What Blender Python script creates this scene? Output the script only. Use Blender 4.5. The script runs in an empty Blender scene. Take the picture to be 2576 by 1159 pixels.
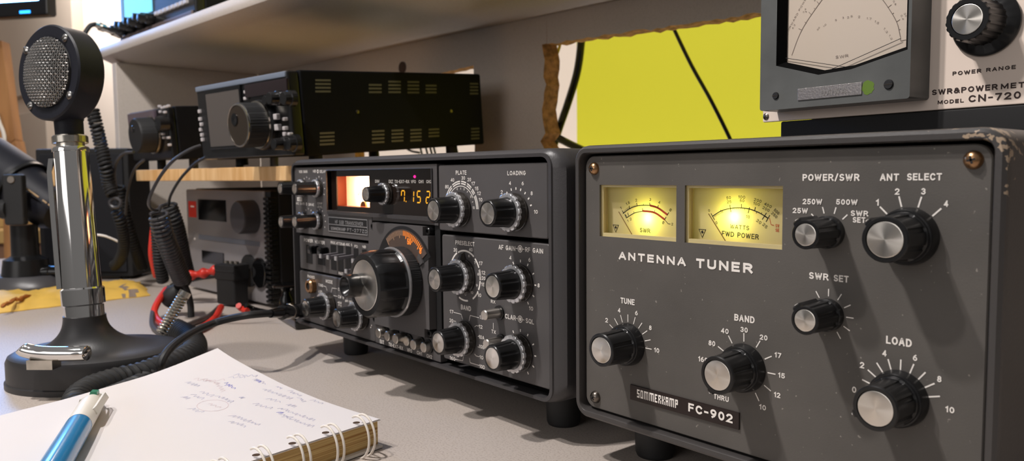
import bpy, bmesh, math, random
from mathutils import Vector as V, Matrix, noise
sc = bpy.context.scene
COL = sc.collection
PI = math.pi
R = math.radians
rnd = random.Random(7)

# ------------------------------------------------------------------ camera
FPX, CX, CY = 1952.65, 1288.0, 579.5
CAM = V((0.65267, -0.29739, 0.15611))
def _basis(yaw, pitch, roll):
    f = V((math.sin(yaw)*math.cos(pitch), math.cos(yaw)*math.cos(pitch), -math.sin(pitch)))
    r = V((math.cos(yaw), -math.sin(yaw), 0))
    u = r.cross(f)
    return f, r*math.cos(roll)+u*math.sin(roll), -r*math.sin(roll)+u*math.cos(roll)
CF, CR, CU = _basis(-0.86963, 0.07286, -0.0095)
cd = bpy.data.cameras.new('camera'); cam = bpy.data.objects.new('camera', cd); COL.objects.link(cam)
cd.sensor_width = 36.0; cd.lens = FPX/2576*36; cd.clip_start = 0.01; cd.clip_end = 50
M4 = Matrix((CR, CU, -CF)).transposed().to_4x4(); M4.translation = CAM
cam.matrix_world = M4
cd.dof.use_dof = True; cd.dof.focus_distance = 0.40; cd.dof.aperture_fstop = 17.0
sc.camera = cam

# ------------------------------------------------------------------ world, lights, exposure
sc.view_settings.view_transform = 'Standard'; sc.view_settings.look = 'None'
sc.view_settings.gamma = 1.0; sc.view_settings.use_curve_mapping = False
sc.view_settings.exposure = 0.0
w = bpy.data.worlds.new('world'); sc.world = w; w.use_nodes = True
bg = w.node_tree.nodes['Background']; bg.inputs[1].default_value = 1.0
_tc = w.node_tree.nodes.new('ShaderNodeTexCoord'); _sx = w.node_tree.nodes.new('ShaderNodeSeparateXYZ'); _rp = w.node_tree.nodes.new('ShaderNodeValToRGB'); _mr = w.node_tree.nodes.new('ShaderNodeMapRange')
_mr.inputs['From Min'].default_value = -1.0
w.node_tree.links.new(_tc.outputs['Generated'], _sx.inputs[0]); w.node_tree.links.new(_sx.outputs['Z'], _mr.inputs['Value']); w.node_tree.links.new(_mr.outputs[0], _rp.inputs[0]); w.node_tree.links.new(_rp.outputs[0], bg.inputs[0])
_e = _rp.color_ramp.elements; _e[0].position = 0.30; _e[0].color = (0.02, 0.018, 0.016, 1); _e[1].position = 0.95; _e[1].color = (0.24, 0.232, 0.23, 1)
_m = _e.new(0.52); _m.color = (0.16, 0.154, 0.15, 1)
def light(name, kind, loc, energy, color, size=0.05, target=None, size_y=None):
    l = bpy.data.lights.new(name, kind); l.energy = energy; l.color = color
    if kind == 'AREA':
        l.size = size
        if size_y: l.shape = 'RECTANGLE'; l.size_y = size_y
    else: l.shadow_soft_size = size
    o = bpy.data.objects.new(name, l); COL.objects.link(o); o.location = loc
    if target is not None: o.rotation_euler = (V(target)-V(loc)).to_track_quat('-Z', 'Y').to_euler()
    return o
light('ceiling_lamp', 'POINT', (0.12, -0.45, 1.06), 34, (1.0, 0.95, 0.92), 0.022)
light('second_ceiling_lamp', 'POINT', (0.0, -0.90, 1.50), 38, (1.0, 0.95, 0.92), 0.035)
light('wall_fill_behind_desk', 'AREA', (-0.9, 0.42, -0.12), 6.8, (1.0, 0.95, 0.91), 3.6, (-0.9, 0.85, 0.12), 0.10)  # unseen fill added behind the desk to brighten the wall
light('left_wall_fill', 'AREA', (-2.75, 0.15, 1.5), 58, (1.0, 0.95, 0.925), 1.0, (-2.95, 1.1, 1.40), 0.12)  # unseen area fill added to brighten the cream wall at left
light('front_fill', 'AREA', (0.5, -2.0, 0.7), 6, (1.0, 0.96, 0.94), 1.2, (0.2, 0.2, 0.15), 0.8)  # unseen fill added behind the camera to lift the front panels

# ------------------------------------------------------------------ helpers
def ray(px, py): return CF + CR*((px-CX)/FPX) - CU*((py-CY)/FPX)
def aty(px, py, y=0.0):
    d = ray(px, py); return CAM + d*((y-CAM.y)/d.y)
def atz(px, py, z=0.0):
    d = ray(px, py); return CAM + d*((z-CAM.z)/d.z)
def dep(px, py, D): return CAM + ray(px, py)*D
TH = R(4.4)
def dk(x, y, z): return V((x*math.cos(TH)-y*math.sin(TH), x*math.sin(TH)+y*math.cos(TH), z))
def undk(p): return V((p.x*math.cos(TH)+p.y*math.sin(TH), -p.x*math.sin(TH)+p.y*math.cos(TH), p.z))
class Pl:
    def __init__(s, o, ex, ez): s.o = V(o); s.ex = V(ex).normalized(); s.ez = V(ez).normalized(); s.n = s.ex.cross(s.ez)
    def uv(s, px, py, off=0.0):
        d = ray(px, py); o = s.o + s.n*off
        p = CAM + d*((o-CAM).dot(s.n)/d.dot(s.n)) - s.o
        return p.dot(s.ex), p.dot(s.ez)
    def pt(s, u, v, off=0.0): return s.o + s.ex*u + s.ez*v + s.n*off
FRONT = Pl((0,0,0), (1,0,0), (0,0,1))

def lin(c): return tuple(((x/255)/12.92 if x/255 <= 0.04045 else ((x/255+0.055)/1.055)**2.4) for x in c)
MATS = {}
def mat(name, c, rough=0.5, metal=0.0, bump=None, var=None, spec=0.5, emit=None, estr=0.0, coat=0.0, trans=0.0, aniso=None, sub=0.0, sheen=0.0):
    m = bpy.data.materials.new(name); m.use_nodes = True; MATS[name] = m
    nt = m.node_tree; b = nt.nodes['Principled BSDF']
    col = (*lin(c), 1)
    b.inputs['Base Color'].default_value = col; b.inputs['Roughness'].default_value = rough; b.inputs['Metallic'].default_value = metal
    b.inputs['Specular IOR Level'].default_value = spec; b.inputs['Coat Weight'].default_value = coat
    b.inputs['Transmission Weight'].default_value = trans
    if emit: b.inputs['Emission Color'].default_value = (*lin(emit), 1); b.inputs['Emission Strength'].default_value = estr
    tc = nt.nodes.new('ShaderNodeTexCoord')
    if var:
        sc_, amt = var[:2]
        n = nt.nodes.new('ShaderNodeTexNoise'); n.inputs['Scale'].default_value = sc_; n.inputs['Detail'].default_value = 4
        nt.links.new(tc.outputs['Object'], n.inputs['Vector'])
        r = nt.nodes.new('ShaderNodeValToRGB'); e = r.color_ramp.elements
        e[0].position = 0.35; e[1].position = 0.65
        l = lin(c); e[0].color = (*[x*(1-amt) for x in l], 1); e[1].color = (*[min(1, x*(1+amt)) for x in l], 1)
        nt.links.new(n.outputs['Fac'], r.inputs['Fac']); nt.links.new(r.outputs['Color'], b.inputs['Base Color'])
    if bump:
        n = nt.nodes.new('ShaderNodeTexNoise'); n.inputs['Scale'].default_value = bump[0]; n.inputs['Detail'].default_value = 3
        nt.links.new(tc.outputs['Object'], n.inputs['Vector'])
        bp = nt.nodes.new('ShaderNodeBump'); bp.inputs['Strength'].default_value = bump[1]; bp.inputs['Distance'].default_value = bump[2] if len(bump) > 2 else 0.0005
        nt.links.new(n.outputs['Fac'], bp.inputs['Height']); nt.links.new(bp.outputs['Normal'], b.inputs['Normal'])
    if aniso:
        t = nt.nodes.new('ShaderNodeTangent'); t.direction_type = 'RADIAL'; t.axis = aniso
        b.inputs['Anisotropic'].default_value = 0.85; nt.links.new(t.outputs[0], b.inputs['Tangent'])
    return m

class M:
    """a bmesh being filled with shapes"""
    def __init__(s): s.bm = bmesh.new(); s.mi = 0
    def loft(s, loops, cap0=True, cap1=True, closed=True):
        vs = [[s.bm.verts.new(p) for p in L] for L in loops]
        n = len(vs[0])
        for a, b in zip(vs, vs[1:]):
            for i in range(n if closed else n-1):
                j = (i+1) % n
                f = s.bm.faces.new((a[i], a[j], b[j], b[i])); f.material_index = s.mi
        if cap0: s.bm.faces.new(list(reversed(vs[0]))).material_index = s.mi
        if cap1: s.bm.faces.new(vs[-1]).material_index = s.mi
        return s
    def box(s, x0, x1, y0, y1, z0, z1, bev=0.0, T=None):
        if bev <= 0:
            L = lambda z: [V((x0,y0,z)), V((x1,y0,z)), V((x1,y1,z)), V((x0,y1,z))]
            loops = [L(z0), L(z1)]
        else:
            b = min(bev, (x1-x0)*.49, (y1-y0)*.49, (z1-z0)*.49)
            def L(ins, z): return [V((x, y, z)) for x, y in rr(x0+ins, x1-ins, y0+ins, y1-ins, max(b-ins*0.9, b*.25), 3)]
            loops = [L(b, z0), L(b*.3, z0+b*.3), L(0, z0+b), L(0, z1-b), L(b*.3, z1-b*.3), L(b, z1)]
        if T is not None: loops = [[T @ p for p in l] for l in loops]
        return s.loft(loops)
    def prism(s, pts2, f, d0, d1):
        """pts2: (u,v) outline, f(u,v,d) -> 3D"""
        return s.loft([[f(u, v, d0) for u, v in pts2], [f(u, v, d1) for u, v in pts2]])
    def lathe(s, prof, o, ax, n=40, rf=None, up=None):
        o = V(o); ax = V(ax).normalized()
        up = V(up) if up is not None else (V((0,0,1)) if abs(ax.z) < .9 else V((1,0,0)))
        e1 = (up - ax*up.dot(ax)).normalized(); e2 = ax.cross(e1)
        loops = []
        for k, (r, t) in enumerate(prof):
            L = []
            for i in range(n):
                a = 2*PI*i/n
                q = max(r, 2e-5)*(rf(a, k) if rf else 1)
                L.append(o + ax*t + e1*(math.cos(a)*q) + e2*(math.sin(a)*q))
            loops.append(L)
        return s.loft(loops)
    def tube(s, pts, r, n=8, cap=True):
        pts = [V(p) for p in pts]
        rs = r if isinstance(r, (list, tuple)) else [r]*len(pts)
        t0 = (pts[1]-pts[0]).normalized()
        nr = t0.orthogonal().normalized(); loops = []
        for i, p in enumerate(pts):
            t = (pts[min(i+1, len(pts)-1)]-pts[max(i-1, 0)])
            t = t.normalized() if t.length > 1e-9 else t0
            nr = (nr - t*nr.dot(t)).normalized(); b = t.cross(nr)
            loops.append([p + nr*(math.cos(2*PI*k/n)*rs[i]) + b*(math.sin(2*PI*k/n)*rs[i]) for k in range(n)])
        return s.loft(loops, cap, cap)
    def disc(s, c, n, r, k=24, up=None):
        s.lathe([(0,0),(r,0),(r,0.0001),(0,0.0001)], c, n, k, up=up); return s
    def text(s, body, P, cx, cy, w, h, off=0.00012, bold=0.0, px=True, rot=0.0, shear=0.0):
        """engraved-style lettering fitted into a box: centre, width and height in photo pixels on plane P (or metres with px=False)"""
        if px:
            u0, _ = P.uv(cx-w/2, cy, off); u1, _ = P.uv(cx+w/2, cy, off)
            _, v0 = P.uv(cx, cy+h/2, off); _, v1 = P.uv(cx, cy-h/2, off)
            uc, vc = P.uv(cx, cy, off); W, H = abs(u1-u0), abs(v1-v0)
        else: uc, vc, W, H = cx, cy, w, h
        strokes, wid = glyphs(body, .30+bold*3)
        t = H*(0.135 + bold*2.6); sx = max(W-t, W*.3)/max(wid, .05); sy = H-t
        c, q = math.cos(rot), math.sin(rot)
        for si, pts in enumerate(strokes):
            pts = extend(pts, t/2/max(sx, 1e-6), t/2/max(sy, 1e-6)); o = []
            for x, y in pts:
                a, b = (x-wid/2)*sx, (y-.5)*sy
                a += b*shear; o.append((uc + a*c - b*q, vc + a*q + b*c))
            s.stroke(P, o, t, off + (si % 4)*4e-5)
        return s
    def stroke(s, P, pts, wid, off=0.00012):
        """a flat printed line on plane P through (u,v) points, mitred at its corners"""
        pts = [p for i, p in enumerate(pts) if i == 0 or math.hypot(p[0]-pts[i-1][0], p[1]-pts[i-1][1]) > 1e-7]
        n = len(pts); L = []; Rr = []
        if n < 2: return s
        shut = n > 3 and math.hypot(pts[0][0]-pts[-1][0], pts[0][1]-pts[-1][1]) < 1e-6
        def d(i, j):
            x, y = pts[j][0]-pts[i][0], pts[j][1]-pts[i][1]; l = math.hypot(x, y) or 1; return x/l, y/l
        for i, (u, v) in enumerate(pts):
            d0 = d(i-1, i) if i > 0 else (d(n-2, n-1) if shut else d(0, 1))
            d1 = d(i, i+1) if i < n-1 else (d(0, 1) if shut else d(n-2, n-1))
            nx, ny = -(d0[1]+d1[1]), d0[0]+d1[0]; l = math.hypot(nx, ny)
            if l < .35: nx, ny, k = -d1[1], d1[0], 1
            else: nx, ny = nx/l, ny/l; k = min(1/max(nx*-d1[1]+ny*d1[0], .3), 2.2)
            h = wid/2*k
            L.append(s.bm.verts.new(P.pt(u+nx*h, v+ny*h, off))); Rr.append(s.bm.verts.new(P.pt(u-nx*h, v-ny*h, off)))
        for i in range(n-1):
            s.bm.faces.new((L[i], L[i+1], Rr[i+1], Rr[i])).material_index = s.mi
        return s
    def line(s, P, pxs, wid, off=0.00012): return s.stroke(P, [P.uv(*p, off) for p in pxs], wid, off)
    def arc(s, P, u, v, r, a0, a1, wid, off=0.00012, n=24):
        return s.stroke(P, [(u+r*math.sin(R(a0+(a1-a0)*i/n)), v+r*math.cos(R(a0+(a1-a0)*i/n))) for i in range(n+1)], wid, off)
    def tick(s, P, u, v, a, r0, r1, wid, off=0.00012):
        a = R(a); return s.stroke(P, [(u+r0*math.sin(a), v+r0*math.cos(a)), (u+r1*math.sin(a), v+r1*math.cos(a))], wid, off)
class Router:
    """sends each printed mark to the lettering of the panel it stands on"""
    def __init__(s, pick): s.pick = pick; s.m = {}
    def to(s, u, v): return s.m.setdefault(s.pick(u, v), M())
    def text(s, body, P, cx, cy, *a, **k):
        u, v = P.uv(cx, cy) if k.get('px', True) else (cx, cy); s.to(u, v).text(body, P, cx, cy, *a, **k)
    def stroke(s, P, pts, *a, **k): s.to(*pts[0]).stroke(P, pts, *a, **k)
    def line(s, P, pxs, *a, **k): s.to(*P.uv(*pxs[0])).line(P, pxs, *a, **k)
    def arc(s, P, u, v, *a, **k): s.to(u, v).arc(P, u, v, *a, **k)
    def tick(s, P, u, v, *a, **k): s.to(u, v).tick(P, u, v, *a, **k)
def extend(pts, ex, ey):
    if len(pts) < 2 or pts[0] == pts[-1] or math.hypot(pts[0][0]-pts[-1][0], pts[0][1]-pts[-1][1]) < 1e-4: return pts
    def e(p, q):
        dx, dy = (p[0]-q[0])/max(ex, 1e-9), (p[1]-q[1])/max(ey, 1e-9); l = math.hypot(dx, dy) or 1
        return (p[0]+dx/l*ex, p[1]+dy/l*ey)
    return [e(pts[0], pts[1])] + list(pts[1:-1]) + [e(pts[-1], pts[-2])]
def _A(cx, cy, rx, ry, a0, a1):
    n = max(4, int(abs(a1-a0)/22))
    return [(cx+rx*math.cos(R(a0+(a1-a0)*i/n)), cy+ry*math.sin(R(a0+(a1-a0)*i/n))) for i in range(n+1)]
FONT = {
 'A': (.62, [[(0,0),(.29,1),(.33,1),(.62,0)], [(.14,.30),(.48,.30)]]), 'B': (.58, [[(0,0),(0,1)], [(0,1),(.32,1)]+_A(.32,.76,.24,.24,90,-90)+[(0,.52)], [(.32,.52)]+_A(.32,.26,.26,.26,90,-90)+[(0,0)]]),
 'C': (.60, [_A(.32,.5,.32,.5,42,318)]), 'D': (.60, [[(0,.0),(0,1),(.26,1)]+_A(.26,.5,.34,.5,90,-90)+[(0,0)]]), 'E': (.50, [[(.5,1),(0,1),(0,0),(.5,0)], [(0,.52),(.45,.52)]]),
 'F': (.48, [[(.48,1),(0,1),(0,0)], [(0,.5),(.42,.5)]]), 'G': (.64, [_A(.32,.5,.32,.5,45,345)+[(.64,.46),(.36,.46)]]), 'H': (.58, [[(0,0),(0,1)], [(.58,0),(.58,1)], [(0,.52),(.58,.52)]]),
 'I': (.0, [[(0,0),(0,1)]]), 'J': (.42, [[(.42,1),(.42,.24)]+_A(.21,.24,.21,.24,0,-180)]), 'K': (.58, [[(0,0),(0,1)], [(.54,1),(.02,.42)], [(.2,.6),(.58,0)]]), 'L': (.46, [[(0,1),(0,0),(.46,0)]]),
 'M': (.74, [[(0,0),(0,1)], [(.74,0),(.74,1)], [(.04,.95),(.37,.15)], [(.70,.95),(.37,.15)]]), 'N': (.60, [[(0,0),(0,1)], [(.6,0),(.6,1)], [(.04,.95),(.56,.05)]]), 'O': (.66, [_A(.33,.5,.33,.5,90,450)]), 'P': (.54, [[(0,0),(0,1)], [(0,1),(.28,1)]+_A(.28,.73,.26,.27,90,-90)+[(0,.46)]]),
 'Q': (.66, [_A(.33,.5,.33,.5,90,450), [(.38,.26),(.66,-.04)]]), 'R': (.58, [[(0,0),(0,1)], [(0,1),(.30,1)]+_A(.30,.74,.26,.26,90,-90)+[(0,.48)], [(.3,.48),(.58,0)]]),
 'S': (.54, [_A(.27,.745,.25,.255,35,270)+_A(.27,.245,.27,.245,90,-148)]), 'T': (.56, [[(0,1),(.56,1)], [(.28,1),(.28,0)]]), 'U': (.58, [[(0,1),(0,.28)]+_A(.29,.28,.29,.28,180,360)+[(.58,1)]]),
 'V': (.60, [[(0,1),(.28,0),(.32,0),(.6,1)]]), 'W': (.88, [[(0,1),(.20,0),(.23,0),(.43,.92),(.45,.92),(.65,0),(.68,0),(.88,1)]]), 'X': (.58, [[(0,0),(.58,1)], [(0,1),(.58,0)]]), 'Y': (.58, [[(0,1),(.29,.46),(.58,1)], [(.29,.46),(.29,0)]]), 'Z': (.54, [[(0,1),(.54,1)], [(.51,.93),(.03,.07)], [(0,0),(.54,0)]]),
 '0': (.50, [_A(.25,.5,.25,.5,90,450)]), '1': (.20, [[(0,.78),(.2,1),(.2,0)]]), '2': (.50, [_A(.25,.73,.25,.27,165,-32)+[(0,0),(.5,0)]]), '3': (.50, [_A(.24,.755,.22,.245,150,-80), _A(.24,.26,.26,.26,80,-152)]),
 '4': (.54, [[(.4,0),(.4,1)], [(.37,.93),(.02,.27)], [(.02,.27),(.54,.27)]]), '5': (.50, [[(.46,1),(.08,1),(.03,.5)]+_A(.24,.31,.26,.31,128,-150)]), '6': (.50, [_A(.25,.30,.25,.30,90,450), [(0,.32),(.03,.55),(.16,.82),(.36,1)]]),
 '7': (.50, [[(0,1),(.5,1)], [(.48,.95),(.17,0)]]), '8': (.50, [_A(.25,.76,.21,.24,90,450), _A(.25,.265,.25,.265,90,450)]), '9': (.50, [_A(.25,.70,.25,.30,90,450), [(.5,.68),(.47,.45),(.34,.18),(.14,0)]]),
 '/': (.34, [[(0,-.08),(.34,1.08)]]), '-': (.30, [[(0,.46),(.3,.46)]]), '.': (.02, [[(0,.0),(.02,.06)]]), ' ': (.22, []), 'd': (.44, [[(.44,1),(.44,0)], _A(.22,.3,.22,.3,0,360)]),
 '&': (.66, [[(.66,0),(.14,.66)]+_A(.30,.78,.19,.22,215,-35)+[(.16,.50)], [(.16,.50),(.06,.38)]+_A(.24,.25,.24,.25,130,330)+[(.62,.46)]])}
def glyphs(body, gap=.30):
    x = 0; out = []
    for i, ch in enumerate(body):
        w_, st = FONT[ch]
        for p in st: out.append([(x+a, b) for a, b in p])
        x += w_ + (gap if i < len(body)-1 else 0)
    return out, x
def rr(x0, x1, y0, y1, r, n=5):
    """rounded rectangle outline"""
    r = max(1e-5, min(r, (x1-x0)*.499, (y1-y0)*.499)); out = []
    for cx, cy, a in ((x1-r, y1-r, 0), (x0+r, y1-r, 90), (x0+r, y0+r, 180), (x1-r, y0+r, 270)):
        for i in range(n+1):
            t = R(a + 90*i/n); out.append((cx+r*math.cos(t), cy+r*math.sin(t)))
    return out
INV = {}
def root(name, label, cat, loc=(0,0,0), mw=None, group=None):
    o = bpy.data.objects.new(name, None); COL.objects.link(o); o.empty_display_size = 0.02
    mw = mw if mw is not None else Matrix.Translation(V(loc))
    o.matrix_world = mw; INV[o.name] = mw.inverted()
    o['label'] = label; o['category'] = cat
    if group: o['group'] = group
    return o
def obj(name, m, mats, parent=None, label=None, smooth=35, local=False, recalc=True):
    if not isinstance(mats, (list, tuple)): mats = [mats]
    bm = m.bm
    bmesh.ops.remove_doubles(bm, verts=bm.verts, dist=1e-6)
    if recalc: bmesh.ops.recalc_face_normals(bm, faces=bm.faces)
    me = bpy.data.meshes.new(name); bm.to_mesh(me); bm.free()
    for k in mats: me.materials.append(k)
    o = bpy.data.objects.new(name, me); COL.objects.link(o)
    if parent is not None:
        top = parent
        while top.parent: top = top.parent
        if not local and top.name in INV: me.transform(INV[top.name])
        o.parent = parent
    if smooth:
        me.polygons.foreach_set('use_smooth', [True]*len(me.polygons)); me.set_sharp_from_angle(angle=R(smooth))
    if smooth and len(me.polygons) < 20000:
        wn = o.modifiers.new('weighted_normal', 'WEIGHTED_NORMAL'); wn.keep_sharp = True; wn.weight = 100
    if label: o['label'] = label
    return o
def tag(o, label, cat, group=None, kind=None):
    o['label'] = label; o['category'] = cat
    if group: o['group'] = group
    if kind: o['kind'] = kind
    return o
def single(name, m, mats, label, cat, group=None, base=None, **k):
    """a thing that is one mesh; its origin goes to its own base"""
    o = obj(name, m, mats, **k)
    vs = o.data.vertices
    c = V((sum(v.co.x for v in vs)/len(vs), sum(v.co.y for v in vs)/len(vs), min(v.co.z for v in vs)))
    o.data.transform(Matrix.Translation(-c)); o.location = c
    return tag(o, label, cat, group)
def bez(pts, n=10):
    """smooth Catmull-Rom path through points"""
    pts = [V(p) for p in pts]; P = [pts[0]*2-pts[1]] + pts + [pts[-1]*2-pts[-2]]; out = []
    for i in range(1, len(P)-2):
        a, b, c, d = P[i-1:i+3]
        for k in range(n):
            t = k/n
            out.append(0.5*((2*b) + (c-a)*t + (2*a-5*b+4*c-d)*t*t + (3*b-a-3*c+d)*t*t*t))
    out.append(pts[-1]); return out
def resample(path, step):
    L = [0]
    for a, b in zip(path, path[1:]): L.append(L[-1] + (b-a).length)
    n = max(2, int(L[-1]/step)); out = []; j = 0
    for i in range(n+1):
        t = L[-1]*i/n
        while j < len(L)-2 and L[j+1] < t: j += 1
        k = (t-L[j])/max(L[j+1]-L[j], 1e-9); out.append(path[j].lerp(path[j+1], k))
    return out
def coil(path, R0, pitch, per=10):
    """helix of radius R0 wound around a path"""
    q = resample(path, pitch/per); out = []
    nr = (q[1]-q[0]).orthogonal().normalized()
    for i, p in enumerate(q):
        t = (q[min(i+1, len(q)-1)]-q[max(i-1, 0)]).normalized()
        nr = (nr - t*nr.dot(t)).normalized(); b = t.cross(nr); a = 2*PI*i/per
        rad = R0(i/len(q)) if callable(R0) else R0
        out.append(p + nr*(math.cos(a)*rad) + b*(math.sin(a)*rad))
    return out
# ------------------------------------------------------------------ materials
m_case = mat('dark grey crackle paint', (62, 60, 61), 0.42, bump=(900, 0.25, 0.0003))
m_panel = mat('charcoal panel paint', (79, 76, 76), 0.5, bump=(1500, 0.15, 0.0002), var=(14, 0.08))
m_panel2 = mat('warm charcoal panel paint', (86, 82, 78), 0.5, bump=(1300, 0.2, 0.0002), var=(25, 0.10))
m_dark = mat('matte black', (18, 17, 18), 0.7)
m_black = mat('black plastic', (22, 22, 23), 0.28, spec=0.5)
m_black_rough = mat('black rubber', (30, 30, 31), 0.6)
m_gloss = mat('glossy black', (13, 13, 14), 0.12)
m_smoke = mat('smoky dark plastic', (46, 42, 38), 0.18, spec=0.6)
m_white = mat('white print', (240, 234, 227), 0.6)
m_black_ink = mat('black print', (24, 20, 18), 0.6)
m_red_ink = mat('red print', (176, 62, 34), 0.6)
m_alu = mat('turned aluminium', (228, 222, 214), 0.26, 1.0, aniso='Y')
m_alu_plain = mat('brushed aluminium', (214, 208, 200), 0.32, 1.0)
m_ring = mat('satin silver', (222, 222, 224), 0.34, 0.85)
m_chrome = mat('chrome', (226, 224, 222), 0.07, 1.0)
m_chrome_worn = mat('worn nickel', (196, 190, 180), 0.25, 1.0, var=(60, 0.2))
m_steel = mat('steel wire', (205, 203, 200), 0.25, 1.0)
m_brass = mat('brass screw', (170, 132, 96), 0.3, 1.0)
m_gunmetal = mat('dark screw steel', (120, 112, 104), 0.3, 1.0)
m_glass_black = mat('dark display glass', (34, 26, 22), 0.08, spec=0.6)
m_amber = mat('amber digits', (60, 40, 5), 0.5, emit=(255, 178, 40), estr=1.3)
m_led = mat('magenta lit lamp', (120, 10, 60), 0.4, emit=(255, 40, 150), estr=1.6)
m_orange_print = mat('lit orange scale', (200, 110, 40), 0.5, emit=(255, 140, 50), estr=0.75)
m_orange_plastic = mat('orange brown plastic', (150, 76, 40), 0.35)

def add_dust(m, scale, thr, c):
    """sparse pale dust specks"""
    nt = m.node_tree; b = nt.nodes['Principled BSDF']; old = b.inputs['Base Color'].links[0].from_socket
    tc = nt.nodes.new('ShaderNodeTexCoord'); n = nt.nodes.new('ShaderNodeTexNoise'); n.inputs['Scale'].default_value = scale; n.inputs['Detail'].default_value = 1
    nt.links.new(tc.outputs['Object'], n.inputs['Vector'])
    th = nt.nodes.new('ShaderNodeMapRange'); th.inputs['From Min'].default_value = thr; th.inputs['From Max'].default_value = thr+.05; th.inputs['To Max'].default_value = .35; nt.links.new(n.outputs['Fac'], th.inputs['Value'])
    mx = nt.nodes.new('ShaderNodeMix'); mx.data_type = 'RGBA'; mx.inputs['B'].default_value = (*lin(c), 1)
    nt.links.new(old, mx.inputs['A']); nt.links.new(th.outputs[0], mx.inputs['Factor']); nt.links.new(mx.outputs['Result'], b.inputs['Base Color'])
add_dust(m_panel2, 520, .765, (190, 182, 172))
def add_chip_wear(m, corner, rad):
    """bare patches worn through the paint of one corner of the case"""
    nt = m.node_tree; b = nt.nodes['Principled BSDF']
    g = nt.nodes.new('ShaderNodeNewGeometry')
    d = nt.nodes.new('ShaderNodeVectorMath'); d.operation = 'DISTANCE'; d.inputs[1].default_value = corner
    nt.links.new(g.outputs['Position'], d.inputs[0])
    n = nt.nodes.new('ShaderNodeTexNoise'); n.inputs['Scale'].default_value = 320; n.inputs['Detail'].default_value = 2
    nt.links.new(g.outputs['Position'], n.inputs['Vector'])
    mr = nt.nodes.new('ShaderNodeMapRange'); mr.inputs['From Min'].default_value = rad; mr.inputs['From Max'].default_value = 0.0
    mr.inputs['To Min'].default_value = -0.25; mr.inputs['To Max'].default_value = 0.08
    nt.links.new(d.outputs['Value'], mr.inputs['Value'])
    a = nt.nodes.new('ShaderNodeMath'); nt.links.new(n.outputs['Fac'], a.inputs[0]); nt.links.new(mr.outputs['Result'], a.inputs[1])
    th = nt.nodes.new('ShaderNodeMath'); th.operation = 'GREATER_THAN'; th.inputs[1].default_value = 0.56; nt.links.new(a.outputs[0], th.inputs[0])
    mx = nt.nodes.new('ShaderNodeMix'); mx.data_type = 'RGBA'; mx.inputs['A'].default_value = b.inputs['Base Color'].default_value
    mx.inputs['B'].default_value = (*lin((168, 148, 126)), 1)
    nt.links.new(th.outputs[0], mx.inputs['Factor']); nt.links.new(mx.outputs['Result'], b.inputs['Base Color'])
m_case_worn = mat('worn dark grey paint', (66, 63, 62), 0.4, bump=(900, 0.25, 0.0003))
add_chip_wear(m_case_worn, (0.559, -0.001, 0.168), 0.03)

def rl(x0, x1, z0, z1, r, y, n=6): return [V((x, y, z)) for x, z in rr(x0, x1, z0, z1, r, n)]
def plate(m, x0, x1, z0, z1, r=0.0015, y0=0.006, y1=0.0, e=0.0006):
    """raised panel plate facing -y with a slightly eased front edge"""
    m.loft([rl(x0, x1, z0, z1, r, y0), rl(x0, x1, z0, z1, r, y1+e), rl(x0+e, x1-e, z0+e, z1-e, max(r-e, 2e-4), y1)])
def ft_uv(*a): return FRONT.uv(*a)

# ------------------------------------------------------------------ knobs
def flutes(n, depth, k0, k1, width=0.30):
    def f(a, k):
        if not (k0 <= k <= k1): return 1.0
        p = (a*n/(2*PI)) % 1.0
        return 1.0 - depth*(1.0 if abs(p-0.5) < width/2 else 0.0)
    return f
def radio_knob(parent, cx, cz, L=0.022, y0=0.0, s=1.0, pointer=None, skirt=True):
    """smoky skirt, toothed silver ring, fluted black grip and turned aluminium cap"""
    o = V((cx, y0, cz)); ax = V((0,-1,0))
    k = M(); L0 = 0.0078*s
    k.lathe([(0, L0-.001), (.0092*s, L0-.001), (.0090*s, L0), (.0086*s, L0+.0008), (.0079*s, L-.0016), (.0077*s, L-.0005), (.0072*s, L), (.0064*s, L), (.0064*s, L-.0009), (0, L-.0009)],
            o, ax, 96, flutes(8, 0.045, 3, 4, 0.22))
    g = obj('control_knob', k, m_black, parent)
    c = M(); c.lathe([(0, L-.0010), (.0063*s, L-.0010), (.0063*s, L-.0003), (.0060*s, L-.0001), (0, L-.0001)], o, ax, 48)
    obj('cap', c, m_alu, g, label='turned aluminium cap')
    r = M(); r.lathe([(0.0085*s, L0-.0022), (.0113*s, L0-.0022), (.0113*s, L0-.0006), (.0106*s, L0-.0002), (.0085*s, L0-.0002), (.0085*s, L0-.0022)], o, ax, 128,
                     lambda a, kk: (0.952 if kk in (1, 2) and ((a*16/(2*PI)) % 1) > 0.62 else 1.0))
    obj('ring', r, m_ring, g, label='toothed silver ring')
    if skirt:
        b = M(); b.lathe([(0, 0.0002), (.0108*s, 0.0002), (.0112*s, 0.0007), (.0112*s, .0014), (.0107*s, .0016), (.0106*s, L0-.0022), (0, L0-.0022)], o, ax, 96,
                         flutes(16, 0.02, 4, 5, 0.3))
        if pointer is not None:
            a = R(pointer); d = V((math.sin(a), 0, math.cos(a))); q = V((math.cos(a), 0, -math.sin(a)))
            b.loft([[o+ax*.0006+d*.010*s+q*.0026, o+ax*.0006+d*.010*s-q*.0026, o+ax*.005+d*.0102*s-q*.0016, o+ax*.005+d*.0102*s+q*.0016],
                    [o+ax*.0006+d*.0152*s+q*.0009, o+ax*.0006+d*.0152*s-q*.0009, o+ax*.0022+d*.0146*s-q*.0006, o+ax*.0022+d*.0146*s+q*.0006]])
        obj('skirt', b, m_smoke, g)
    return g
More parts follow.
